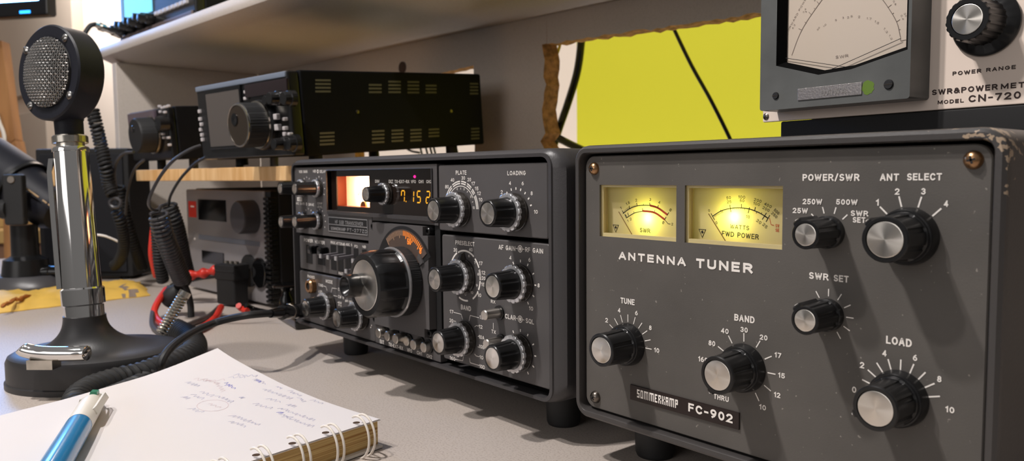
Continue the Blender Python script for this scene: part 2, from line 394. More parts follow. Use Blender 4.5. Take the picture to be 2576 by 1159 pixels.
def tuner_knob(parent, cx, cz, L, big=True, point=None):
    o = V((cx, 0, cz)); ax = V((0,-1,0)); k = M()
    if big:
        prof = [(0, .0001), (.0108, .0001), (.0108, .0012), (.0103, .0046), (.0098, .0052), (.0093, .0052), (.0091, .0058), (.0087, .0062), (.0082, L-.0018), (.0083, L-.0012), (.0083, L-.0005), (.0079, L), (.0068, L), (.0066, L-.0008), (0, L-.0008)]
        k.lathe(prof, o, ax, 120, flutes(8, 0.06, 7, 8, 0.20)); rc = .0066
    else:
        prof = [(0, .0001), (.0066, .0001), (.0066, .0030), (.0062, .0034), (.0060, .0038), (.0056, L-.0014), (.0057, L-.0004), (.0054, L), (.0046, L), (.0045, L-.0007), (0, L-.0007)]
        k.lathe(prof, o, ax, 96, flutes(8, 0.06, 4, 5, 0.2)); rc = .0045
    g = obj('control_knob', k, m_black, parent)
    c = M(); c.lathe([(0, L-.0009), (rc-.0001, L-.0009), (rc-.0001, L-.0003), (rc-.0004, L-.0001), (0, L-.0001)], o, ax, 48)
    obj('cap', c, m_alu, g, label='turned aluminium cap')
    if point is not None:
        a = R(point); d = V((math.sin(a), 0, math.cos(a))); q = V((math.cos(a), 0, -math.sin(a)))
        r0, r1 = (.0074, .0098) if big else (.0048, .0073); wd = .0016 if big else .0020
        def sec(t, e): return [o+ax*t+d*r0+q*wd, o+ax*t+d*r0-q*wd, o+ax*t+d*(r1-e)-q*wd*.8, o+ax*t+d*(r1-e)+q*wd*.8]
        p = M(); p.loft([sec(.004, 0), sec(L-.0012, .0004), sec(L-.0004, .0010)])
        pt = obj('pointer', p, m_black, g)
        wl = M(); e = .0003
        wl.loft([[o+ax*(L-.0024)+d*(r1-.0001)+q*e, o+ax*(L-.0024)+d*(r1-.0001)-q*e, o+ax*(L-.0024)+d*(r1+.0001)-q*e, o+ax*(L-.0024)+d*(r1+.0001)+q*e],
                 [o+ax*(L-.0005)+d*(r1-.0005)+q*e, o+ax*(L-.0005)+d*(r1-.0005)-q*e, o+ax*(L-.0005)+d*(r1-.0003)-q*e, o+ax*(L-.0005)+d*(r1-.0003)+q*e]])
        obj('pointer_mark', wl, m_white, g)
    return g
def dome_screw(parent, cx, cz, r, mt, y=0.0, name='screw', cross=20):
    o = V((cx, y, cz)); ax = V((0,-1,0)); m = M()
    m.lathe([(0, -.0002), (r, -.0002), (r, .0003), (r*.93, .0011), (r*.75, .0019), (r*.45, .0025), (0, .0027)], o, ax, 32)
    s = obj(name, m, mt, parent)
    c = M()
    for a in (cross, cross+90):
        t = R(a); d = V((math.cos(t), 0, math.sin(t))); q = V((-math.sin(t), 0, math.cos(t)))
        L = r*.42; ww = r*.11
        c.loft([[o+ax*.0012+d*i*L+q*j*ww for i, j in ((-1,-1),(1,-1),(1,1),(-1,1))], [o+ax*.00275+d*i*L+q*j*ww for i, j in ((-1,-1),(1,-1),(1,1),(-1,1))]])
    obj('slot', c, m_dark, s)
    return s
def button(parent, cx, cz, r, L, y0=0.0, name='push_button'):
    b = M(); b.lathe([(0, 0), (r, 0), (r, L-.0005), (r-.0004, L), (0, L)], V((cx, y0, cz)), V((0,-1,0)), 32)
    g = obj(name, b, m_alu_plain, parent)
    c = M(); c.lathe([(r+.0001, .0001), (r+.0014, .0001), (r+.0014, .0012), (r+.0001, .0012), (r+.0001, .0001)], V((cx, y0, cz)), V((0,-1,0)), 32)
    obj('collar', c, m_black, g)
    return g
def foot(parent, x, y, z1, r=0.011):
    f = M(); f.lathe([(0, 0), (r*.92, 0), (r, .002), (r*1.08, z1), (0, z1)], V((x, y, 0)), V((0,0,1)), 32)
    return obj('foot', f, m_black_rough, parent)

# ------------------------------------------------------------------ the HF transceiver with the big tuning knob
def build_transceiver():
    t = root('radio_transceiver', 'dark grey valve radio with a big black tuning knob and glowing amber digits', 'radio', (0.1725, 0.15, 0))
    m = M()
    m.loft([rl(.0025, .3345, .0275, .1656, .006, .0065), rl(.0025, .3345, .0275, .1656, .006, -.002), rl(.0010, .3370, .0255, .1676, .008, -.0022),
            rl(.0006, .3374, .0251, .1680, .009, -.0012), rl(.0003, .3405, .0248, .1696, .011, .0002), rl(0, .3440, .0247, .1703, .013, .003),
            rl(0, .3450, .0247, .1704, .013, .008), rl(0, .3450, .0247, .1704, .013, .285), rl(.004, .341, .028, .167, .012, .290)], cap0=False)
    obj('case', m, m_case, t)
    U = FRONT.uv
    # display window limits
    dx0, dz1 = U(823, 425); dx1, dz0 = U(1090, 547)
    dz1 = .1603; dz0 = U(1000, 541)[1]
    ux0 = .0035; ux1 = U(1100, 500)[0]; uz1 = .1632
    uz0 = U(765, 586)[1]; nx1 = U(936.5, 600)[0]; bz = dz0-.0022
    m = M(); e = 0
    m.box(ux0, dx0, 0, .0065, uz0, uz1); m.box(dx0, nx1, 0, .0065, uz0, bz-.0); m.box(nx1, ux1, .0005, .0065, bz-.003, bz)
    m.box(dx0, ux1, 0, .0065, dz1, uz1); m.box(dx1, ux1, 0, .0065, bz, dz1)
    up = obj('upper_panel', m, m_panel, t)
    m = M(); m.loft([rl(dx0-.0004, dx1+.0004, bz-.0004, dz1+.0004, .001, -.0012), rl(dx0, dx1, dz0, dz1, .0008, -.0014), rl(dx0, dx1, dz0, dz1, .0008, .0045)], cap0=False, cap1=False)
    m.loft([rl(dx0-.0004, dx1+.0004, bz-.0004, dz1+.0004, .001, .0), rl(dx0-.0004, dx1+.0004, bz-.0004, dz1+.0004, .001, -.0012)], cap0=False, cap1=False)
    obj('display_bezel', m, m_case, t)
    # meter opening in the display
    DISP = Pl((0, .0035, 0), (1,0,0), (0,0,1))
    mx0, mz1 = DISP.uv(846, 443); mx1, mz0 = DISP.uv(930, 521)
    mz1 = DISP.uv(930, 443)[1]; mz0 = DISP.uv(930, 522)[1]
    m = M(); m.box(dx0, mx0, .0035, .0045, bz, dz1); m.box(mx1, dx1, .0035, .0045, bz, dz1); m.box(mx0, mx1, .0035, .0045, mz1, dz1); m.box(mx0, mx1, .0035, .0045, bz, mz0)
    dg = obj('display_window', m, m_glass_black, t, smooth=0)
    m = M(); m.box(mx0-.001, mx0, .0045, .029, mz0, mz1); m.box(mx1, mx1+.001, .0045, .029, mz0, mz1); m.box(mx0, mx1, .0045, .029, mz1, mz1+.001); m.box(mx0, mx1, .0045, .029, mz0-.001, mz0); m.box(mx0-.001, mx1+.001, .029, .030, mz0-.001, mz1+.001)
    sm = obj('signal_meter', m, m_orange_plastic, t, smooth=0)
    MET = Pl((0, .0125, 0), (1,0,0), (0,0,1))
    m = M(); m.loft([[V((mx0, .0125, mz0)), V((mx0, .0125, mz1))], [V((mx1, .0125, mz0)), V((mx1, .0125, mz1))]], False, False, False); obj('dial_face', m, m_dial_warm, sm, smooth=0)
    m = M(); fx = mx0+.0045
    m.mi = 0; uc, vc = (mx0+mx1)/2+.003, mz0+.001
    m.arc(MET, uc, vc, .0125, -52, 30, .0008); 
    for a in range(-50, 31, 10): m.tick(MET, uc, vc, a, .0125, .0142, .0004)
    m.tick(MET, uc, vc, -38, .001, .0152, .0003)
    obj('scale', m, m_black_ink, sm, smooth=0)
    m = M(); m.lathe([(0, 0), (.0042, 0), (.0042, .0015), (0, .0015)], V((uc, .0124, mz0)), V((0,-1,0)), 24); obj('pivot', m, m_brass, sm)
    lamp('meter_lamp', (mx0+(mx1-mx0)*.62, .0205, mz0+(mz1-mz0)*.6), 0.24, (1.0, 0.74, 0.46), 0.004)
    # lettering of the display
    m = M(); T = lambda s, x, y, w_, h_, b=0.02: m.text(s, DISP, x, y, w_, h_, bold=b)
    T('EXT', 983.5, 456, 11, 8); T('TX-EXT-RX', 1011, 456.3, 37, 8); T('VFO', 1040, 456.5, 12.5, 8); T('CH1', 1059, 456.5, 12, 8); T('CH2', 1079, 456.5, 13, 8); T('DIM', 949, 455.5, 10.5, 7.5)
    obj('lettering', m, m_white, dg, smooth=0)
    m = M()
    seg = dict(a=((0,1),(1,1)), b=((1,1),(1,.5)), c=((1,.5),(1,0)), d=((0,0),(1,0)), e=((0,.5),(0,0)), f=((0,1),(0,.5)), g=((0,.5),(1,.5)))
    for (px, py, chars) in ((1014, 493.5, 'abcf'), (1037, 494.2, 'bc'), (1054, 495, 'acdfg'), (1077, 496, 'abdeg')):
        u, v = DISP.uv(px, py); hh = .0080; ww = .0042
        for c in chars:
            (x0, y0), (x1, y1) = seg[c]
            g = .10
            P0 = V((x0, y0)).lerp(V((x1, y1)), g); P1 = V((x0, y0)).lerp(V((x1, y1)), 1-g)
            f = lambda p: (u+(p.x-.5)*ww+(p.y-.5)*.0008, v+(p.y-.5)*hh)
            m.stroke(DISP, [f(P0), f(P1)], .00085, .0002)
    u, v = DISP.uv(1022, 506.5); m.stroke(DISP, [(u-.0004, v), (u+.0004, v)], .0009, .0002)
    obj('frequency_digits', m, m_amber, dg, smooth=0)
    u, v = DISP.uv(1043.7, 444); m = M(); m.lathe([(0, 0), (.0011, 0), (.0008, .0007), (0, .001)], DISP.pt(u, v), (0,-1,0), 16); obj('indicator_lamp', m, m_led, dg)
    radio_knob(t, .1537, .1422, .0185, .0035, .72)
    # nameplate
    m = M(); x0, z1 = U(828, 546.5); x1, z0 = U(926.5, 591); z1 = U(926.5, 553)[1]
    m.box(x0, x1, -.0006, .001, z0, z1, .0003); npl = obj('nameplate', m, m_dark, t)
    m = M(); NP = Pl((0, -.0006, 0), (1,0,0), (0,0,1)); zm = (z0+z1)/2
    for a, b in (((x0, z0), (x1, z0)), ((x0, z1), (x1, z1)), ((x0, z0), (x0, z1)), ((x1, z0), (x1, z1)), ((x0, zm), (x1, zm))):
        m.stroke(NP, [a, b], .0006)
    m.text('HF SSB TRANSCEIVER', NP, 877, 560.5, 70, 9, bold=0.01); m.text('SOMMERKAMP', NP, 850.5, 575.5, 37, 8, bold=0.02); m.text('FT-277ZD', NP, 898, 580, 50, 8.5, bold=0.02)
    obj('lettering', m, m_ring, npl, smooth=0)
    # right hand panels
    x0 = U(1104, 500)[0]; x1 = .3318
    zs1 = U(1382, 602)[1]; zt = U(1382, 408)[1]
    m = M(); plate(m, x0, x1, zs1, zt); urp = obj('upper_right_panel', m, m_panel, t)
    m = M(); xb0 = U(1113, 700)[0]; zb1 = U(1380, 625)[1]; plate(m, xb0, x1+.0012, .0325, zs1-.0028); lrp = obj('lower_right_panel', m, m_panel, t)
    # left hand panels
    ml0 = U(752, 660)[0]; mlz0 = U(760, 676)[1]
    m = M(); plate(m, ml0, nx1, mlz0, uz0-.0024, y1=.0012); swp = obj('switch_panel', m, m_panel, t)
    m = M(); plate(m, ml0-.0006, nx1, .0285, mlz0-.0018, y1=.0006); llp = obj('lower_left_panel', m, m_panel, t)
    # VFO plate with notched corners and socket screws
    vx0 = nx1+.0004; vx1 = U(1089, 700)[0]; vz1 = bz-.0042; vz0 = U(1075, 846)[1]; n_ = .0062
    P2 = [(vx0+n_, vz1), (vx0+n_, vz1-n_), (vx0, vz1-n_), (vx0, vz0+n_), (vx0+n_, vz0+n_), (vx0+n_, vz0), (vx1-n_, vz0), (vx1-n_, vz0+n_), (vx1, vz0+n_), (vx1, vz1-n_), (vx1-n_, vz1-n_), (vx1-n_, vz1)]
    m = M(); m.prism(P2, lambda u, v, d: V((u, d, v)), .0065, -.0035); vp = obj('tuning_plate', m, m_panel, t, smooth=0)
    for sx, sz in ((vx0+n_*.5, vz1-n_*.5), (vx1-n_*.5, vz1-n_*.5), (vx0+n_*.5, vz0+n_*.5), (vx1-n_*.5, vz0+n_*.5)):
        m = M(); r = .0026
        m.lathe([(0, .0), (r, .0), (r, .0055), (r-.0004, .006), (r*.55, .006), (r*.5, .0045), (0, .0045)], V((sx, .004, sz)), V((0,-1,0)), 24)
        obj('socket_screw', m, m_black, t)
    m = M(); m.box(vx0, ux1, .0005, .0065, .0285, vz0-.0006, .0004); btp = obj('button_panel', m, m_panel, t)
    m = M(); m.box(vx1+.0006, ux1, .002, .0065, vz0, vz1+.002); obj('side_strip', m, m_dark, t)
    # dial behind the tuning knob
    kx, kz = .1855, .0812
    def sector(m, r0, r1, a0, a1, y0, y1):
        n_ = 30; an = [R(a0+(a1-a0)*i/n_) for i in range(n_+1)]
        o2 = [(kx+r1*math.sin(q), kz+r1*math.cos(q)) for q in an] + [(kx+r0*math.sin(q), kz+r0*math.cos(q)) for q in reversed(an)]
        m.prism(o2, lambda u, v, d: V((u, d, v)), y0, y1)
    m = M(); sector(m, .0235, .0390, -66, 60, -.0034, -.0037); di = obj('dial_window', m, m_dark, t, smooth=0)
    m = M(); sector(m, .0240, .0366, -38, 54, -.0037, -.0042); obj('dial_disc', m, mat('dial brown', (84, 68, 60), 0.35), di, smooth=0)
    m = M(); u, v = FRONT.uv(1067, 632)
    sector(m, .0262, .0300, 46, 60, -.0037, -.0050); obj('dial_cover', m, m_panel, di, smooth=0)
    DI = Pl((0, -.0043, 0), (1,0,0), (0,0,1))
    m = M(); m2 = M()
    for i, a in enumerate(range(-37, 45, 3)):
        (m if a >= 0 else m2).tick(DI, kx, kz, a+.6, .0322 if i % 5 else .0304, .0358, .00075)
    u, v = DI.uv(1029.5, 607.5); m.text('50', DI, u, v, .0050, .0044, px=False, bold=.02)
    u, v = DI.uv(1058, 631); m.text('8', DI, u, v, .0026, .0040, px=False, bold=.02, rot=R(-10))
    obj('lit_scale', m, m_orange_print, di, smooth=0); obj('scale', m2, mat('dim scale print', (176, 140, 112), .6), di, smooth=0)
    m = M(); a0, a1 = R(56), R(100)
    # tuning knob
    o = V((kx, -.0045, kz)); ax = V((0,-1,0)); m = M()
    m.lathe([(0, .0), (.0245, 0), (.0245, .0075), (.0242, .0080), (0, .0080)], o, ax, 240, lambda a, k: (0.988 if k in (1, 2) and int(a*120/PI) % 2 else 1.0))
    tk = obj('tuning_knob', m, m_black_rough, t)
    m = M(); m.lathe([(.018, .0081), (.0246, .0081), (.0248, .0088), (.0244, .0098), (.018, .0100), (.018, .0081)], o, ax, 120, lambda a, k: (0.994 if k in (1, 2) and int(a*60/PI) % 2 else 1.0)); obj('ring', m, m_ring, tk, label='knurled silver ring')
    m = M()
    def scal(a, k):
        if 2 <= k <= 4:
            p = abs(((a*8/(2*PI)+.25) % 1)-.5)*2
            return 1 - (0.055 if k < 4 else 0.03)*(1 if p < .55 else max(0, 1-(p-.55)/.12))
        return 1
    m.lathe([(0, .0101), (.0236, .0101), (.0238, .0115), (.0240, .0170), (.0236, .0270), (.0212, .0308), (.0178, .0312), (.0176, .0302), (0, .0302)], o, ax, 192, scal)
    gr = obj('grip', m, m_black, tk)
    m = M(); m.lathe([(0, .0301), (.0174, .0301), (.0174, .0309), (.0168, .0312), (0, .0312)], o, ax, 96); obj('cap', m, m_alu, tk, label='large turned aluminium cap')
    d = V((-.0098, 0, -.0010)); c = o + ax*.0312 + d
    m = M(); m.lathe([(0, 0), (.0078, 0), (.0080, .0005), (.0080, .0085), (.0074, .0096), (.0066, .0096), (.0062, .0080), (.0035, .0050), (0, .0044)], c, ax, 48)
    obj('finger_cup', m, m_black, tk)
    # six push buttons under the plate
    for (px, py), L in zip(((948.5, 838), (970.5, 845.5), (991.5, 852.5), (1018.8, 858), (1036.3, 867.3), (1062, 874)), (.0075, .0085, .009, .0035, .0075, .0055)):
        p = aty(px, py, -L); button(t, p.x, p.z, .0036, L, .0005)
    # remaining knobs
    radio_knob(t, .2498, .1336); radio_knob(t, .3045, .1336)
    radio_knob(t, .2531, .0907, .0242, pointer=-4)
    radio_knob(t, .3083, .0918); radio_knob(t, .3074, .0501); radio_knob(t, .2529, .0502)
    for px, py, cz in ((703.5, 474, None), (740, 475, None), (705.5, 558, None), (740, 558, None)):
        p = aty(px, py, -.0222); radio_knob(t, p.x, p.z, .0222, 0, .66)
    radio_knob(t, .0637, .0481); radio_knob(t, .1173, .0468)
    for px, py, L in ((1217, 792.5, .0125), (1222, 865.5, .0125)):
        p = aty(px, py, -L); button(t, p.x, p.z, .0031, L, 0.0, 'push_knob')
    # lever switches
    SW = Pl((0, .0012, 0), (1,0,0), (0,0,1))
    def slot(x0, x1, y0, y1):
        xa, _ = SW.uv(x0, (y0+y1)/2); xb, _ = SW.uv(x1, (y0+y1)/2); za = SW.uv((x0+x1)/2, y1)[1]; zb = SW.uv((x0+x1)/2, y0)[1]
        m = M(); m.box(xa, xb, .0009, .0014, za, zb); return obj('slot', m, m_dark, t, smooth=0)
    for a in ((771, 786, 616, 662), (800, 818, 624, 666), (833, 846, 616, 678), (851.5, 864, 618, 682), (871, 883.5, 620, 684), (891, 902, 625, 686), (912, 922, 628, 688)): slot(*a)
    for bx, by in ((785, 628), (809, 632)):
        p = aty(bx, by, -.004); m = M(); m.box(p.x-.0036, p.x+.0036, -.007, .001, p.z-.0035, p.z+.0035, .0012); obj('rocker_switch', m, m_gloss, t)
    for (tx, ty), bx in zip(((807.5, 644), (826, 647), (846, 650), (889, 656), (872, 682)), (833, 851, 871, 914, 897)):
        tip = aty(tx, ty, -.0135); L = .0135
        m = M(); c1 = V((tip.x, -.0135, tip.z)); c0 = V((tip.x+.0006, .001, tip.z+.0012))
        sq = lambda c, a, b: [c+V((-a,0,-b)), c+V((a,0,-b)), c+V((a,0,b)), c+V((-a,0,b))]
        m.loft([sq(c0, .0014, .0009), sq(c1+V((0,.002,0)), .0019, .0012), sq(c1, .0020, .0018)])
        s = obj('lever_switch', m, mat('grey lever plastic', (112, 108, 112), .35) if 'grey lever plastic' not in MATS else MATS['grey lever plastic'], t)
        m = M(); m.loft([sq(c1+V((0,-.0001,0)), .0019, .0017), sq(c1+V((0,-.0009,0)), .0018, .0015)]); obj('lever_tip', m, m_ring, s)
    # headphone jack
    p = aty(779, 719.5, -.003); m = M(); m.lathe([(0, -.001), (.0062, -.001), (.0062, .0035), (.0052, .0048), (.0034, .0048), (.0032, .001), (0, .001)], V((p.x, 0, p.z)), V((0,-1,0)), 32)
    jk = obj('headphone_jack', m, m_brass, t); m = M(); m.lathe([(0, .0036), (.0030, .0036), (.0030, .0039), (0, .0039)], V((p.x, 0, p.z)), V((0,-1,0)), 24); obj('hole', m, m_dark, jk)
    # screws of feet, feet
    foot(t, .0480, .032, .0248, .0105); foot(t, .3085, .034, .0248, .0105); foot(t, .0480, .262, .0248, .0105); foot(t, .3085, .262, .0248, .0105)
    # ---- printed legends
    xr = U(1104, 500)[0]
    m = Router(lambda u, v: ((urp if v > zs1 else lrp) if u > xr else (btp if u > nx1 else (up if v > uz0-.001 else (swp if v > mlz0 else llp)))).name)
    T = lambda s, x, y, w_, h_, b=0.012, **k: m.text(s, FRONT, x, y, w_, h_, bold=b, **k)
    T('PLATE', 1160, 434, 27, 10.5); T('LOADING', 1299, 435, 46, 11); T('PRESELECT', 1169.5, 611.7, 48, 10.5, shear=0); T('BAND', 1172, 774, 25, 12)
    T('AF GAIN', 1275, 623, 42, 12); T('RF GAIN', 1343.5, 629.5, 45, 12); T('CLAR', 1284, 797, 27, 12); T('SQL', 1333, 807.7, 21, 12); T('RX', 1240.5, 758.5, 11, 8); T('TX', 1242, 834, 11, 9)
    def dots(cx, cz, a0, a1, st, r0, r1, wd=.0006):
        a = a0
        while a <= a1+.1: m.tick(FRONT, cx, cz, a, r0, r1, wd); a += st
    dots(.3045, .1336, -36, 88, 18, .0131, .0146, .0009)
    for s, x, y in (('2', 1262, 483), ('4', 1283, 460.5), ('6', 1315, 461), ('8', 1337.5, 486), ('10', 1348, 532.5)): T(s, x, y, 5 if len(s) == 1 else 9.5, 9.5)
    # plate scale: double band of arcs
    for r_, wd in ((.0180, .0008), (.0166, .0008)):
        for a0, a1 in ((-66, -34), (-30, -2), (2, 19), (23, 39), (43, 55), (59, 88)): m.arc(FRONT, .2498, .1336, r_, a0, a1, wd, n=10)
    m.arc(FRONT, .2498, .1336, .0150, -66, 60, .0005)
    for a, s in ((-16, '4'), (16, '6'), (52, '8'), (84, '10')):
        u, v = .2498+.0136*math.sin(R(a)), .1336+.0136*math.cos(R(a)); m.text(s, FRONT, u, v, .0011*len(s), .0017, px=False)
    for a in (0, 32, 68): m.tick(FRONT, .2498, .1336, a, .0128, .0140, .0004)
    for s, x, y in (('80', 1124.5, 469.5), ('40', 1138.5, 452.5), ('30', 1165.5, 447.5), ('20', 1180.5, 451.5), ('17', 1190.5, 461.5), ('15', 1199, 474), ('12', 1205, 486), ('10', 1209, 502)): T(s, x, y, 9, 9)
    # preselect scale
    for a0, a1, r_ in ((-60, -30, .0166), (-26, 36, .0164), (42, 66, .0162), (96, 118, .0160), (122, 150, .0160), (170, 205, .0160)): m.arc(FRONT, .2531, .0907, r_, a0, a1, .0011, n=12)
    for a0, a1 in ((70, 84), (85, 94)): m.arc(FRONT, .2531, .0907, .0166, a0, a1, .0005); m.arc(FRONT, .2531, .0907, .0156, a0, a1, .0005)
    for s, x, y in (('30', 1145.7, 628.5), ('40', 1184.5, 627.5), ('17', 1209.5, 662), ('12', 1216, 685.5), ('20', 1216.5, 699.5), ('15', 1215, 715), ('10', 1206, 742)): T(s, x, y, 9, 9)
    for s, x, y in (('6', 1180, 643.5), ('7', 1194.7, 661), ('8', 1203, 689.5), ('9', 1199.5, 717.5), ('10', 1187, 735.5), ('0', 1171, 740)): T(s, x, y, 4 if len(s) == 1 else 6.5, 6.5, b=0)
    # gain dials
    dots(.3080, .0918, -30, 150, 30, .0122, .0138, .0008)
    for s, x, y in (('4', 1284, 648), ('6', 1332, 653), ('8', 1355, 717.5), ('10', 1336, 775.5)): T(s, x, y, 5 if len(s) == 1 else 10, 10)
    dots(.3074, .0502, -30, 150, 30, .0123, .0139, .0008)
    u, v = FRONT.uv(1308.7, 625.6); m.arc(FRONT, u, v, .0019, 0, 360, .0005); m.arc(FRONT, u, v, .0006, 0, 360, .0011, n=12)
    m.stroke(FRONT, [(u-.0040, v), (u-.0022, v)], .0004); m.stroke(FRONT, [(u+.0022, v), (u+.0038, v)], .0004)
    u, v = FRONT.uv(1308.8, 802.3); m.arc(FRONT, u, v, .0019, 0, 360, .0005); m.arc(FRONT, u, v, .0006, 0, 360, .0011, n=12)
    m.stroke(FRONT, [(u-.0040, v), (u-.0022, v)], .0004); m.stroke(FRONT, [(u+.0022, v), (u+.0038, v)], .0004)
    m.line(FRONT, [(1254, 791), (1262, 792)], .0004); m.line(FRONT, [(1241, 812), (1241, 827)], .0004)
    # band legends
    for s, x, y in (('17', 1136, 783.5), ('20', 1135.5, 806), ('160', 1138.5, 901), ('15', 1211, 798), ('12', 1209, 821.5), ('10A', 1211.5, 848), ('10B', 1212, 872), ('10', 1211, 898.5), ('10D', 1213, 922)): T(s, x, y, 4.6*len(s), 9)
    for pl in (((1141, 785), (1160, 790), (1164, 803)), ((1141, 807), (1147, 808)), ((1145, 903), (1164, 907), (1166, 896)), ((1180, 807), (1183, 793), (1205, 799)), ((1194, 822), (1198, 818.5), (1204, 820)), ((1202, 845.5), (1205, 846)), ((1202, 872), (1206, 873)), ((1194, 890), (1198, 895), (1206, 897)), ((1181, 900), (1183, 912), (1206, 919))):
        m.line(FRONT, pl, .00035)
    # left legends
    T('VOX GAIN', 762.5, 431.5, 21, 7); T('NB', 791, 430.5, 7, 7); T('DELAY', 812, 431.2, 15, 7); m.arc(FRONT, *FRONT.uv(799.7, 431), .0012, 0, 360, .0007)
    x_, z_ = FRONT.uv(754, 500.5); m.text('MIC GAIN', FRONT, 755.5, 511.8, 21, 6.5); T('DRIVE', 783, 514.5, 13.5, 6.5); m.arc(FRONT, *FRONT.uv(771.5, 513), .0010, 0, 360, .0006); T('COMP', 804.5, 511.5, 12.5, 5.5); T('LEVEL', 804.5, 520, 12.5, 5.5)
    for cx, cz in ((.0273, .1452), (.0506, .1454), (.0503, .1181), (.029, .1181)): dots(cx, cz, -60, 120, 30, .0090, .0104, .0007)
    T('POWER', 776, 604.5, 22, 8.5); T('HEATER', 804.5, 609, 24, 8.5)
    for s, x, y, w_ in (('PROC', 838, 610, 12), ('ATT20dB', 856.7, 612.8, 22), ('AGC S', 877.8, 615, 15.5), ('FD', 896, 619.5, 8), ('NB', 916, 620.5, 8.5), ('FAST', 857.6, 687.8, 11.5)): T(s, x, y, w_, 6.5)
    T('PHONES', 782.8, 696, 18, 7); T('MODE', 828, 708, 17, 8.5); T('TUNE', 806.8, 717, 12, 7); T('LSB', 806, 733, 9, 6.5); T('CW W', 857.8, 728.5, 15, 7.5); T('CW N', 857.8, 747, 15, 7.5); T('AM', 855.3, 761, 8, 6.5); T('FM', 855.3, 768, 8, 5.5); T('APF', 873, 718, 9, 7); T('APF OFF', 877, 758, 18, 6.5)
    for pl in (((813, 718.5), (820, 721), (823, 731)), ((833, 735), (835.5, 724), (848, 726)), ((839, 743), (848, 745)), ((873, 732), (873, 752))): m.line(FRONT, pl, .0004)
    m.line(FRONT, [(852, 760.5), (849, 760)], .0006)
    for s, x, y, w_ in (('EXT', 961, 859.5, 10.5), ('TX-EXT-RX', 995.5, 870.5, 36), ('VFO', 1030.5, 881, 12.5), ('CH1', 1055, 887.7, 12.5), ('CH2', 1080, 896, 13.5)): T(s, x, y, w_, 9)
    for px, py in ((935, 818), (933, 823)): u, v = FRONT.uv(px, py); m.stroke(FRONT, [(u-.0004, v), (u+.0004, v)], .001)
    for nm_, mm in m.m.items(): obj('lettering', mm, m_white, bpy.data.objects[nm_], smooth=0)
    m = M(); u, v = FRONT.uv(754, 500.8); m.stroke(FRONT, [(u-.0048, v), (u+.0048, v)], .0034, .0001); tl = obj('white_tag', m, m_white, t, smooth=0)
    m = M(); m.text('VOX', FRONT, 754, 501, 9, 7, off=.00025, bold=.01); obj('lettering', m, m_black_ink, tl, smooth=0)
    return t
def lamp(name, loc, energy, color, size):
    return light(name, 'POINT', loc, energy, color, size)
def dial_mat(name, c):
    """translucent printed card, lit by the bulb behind it"""
    m = bpy.data.materials.new(name); m.use_nodes = True; nt = m.node_tree; MATS[name] = m
    b = nt.nodes['Principled BSDF']; nt.nodes.remove(b); out = nt.nodes['Material Output']
    d = nt.nodes.new('ShaderNodeBsdfDiffuse'); t = nt.nodes.new('ShaderNodeBsdfTranslucent'); x = nt.nodes.new('ShaderNodeMixShader')
    d.inputs[0].default_value = (*lin(c), 1); t.inputs[0].default_value = (*lin(c), 1); x.inputs[0].default_value = 0.5
    nt.links.new(d.outputs[0], x.inputs[1]); nt.links.new(t.outputs[0], x.inputs[2]); nt.links.new(x.outputs[0], out.inputs[0]); return m
m_dial_warm = dial_mat('warm meter card', (250, 236, 214))
m_dial_yellow = dial_mat('yellow meter card', (232, 214, 166))
build_transceiver()
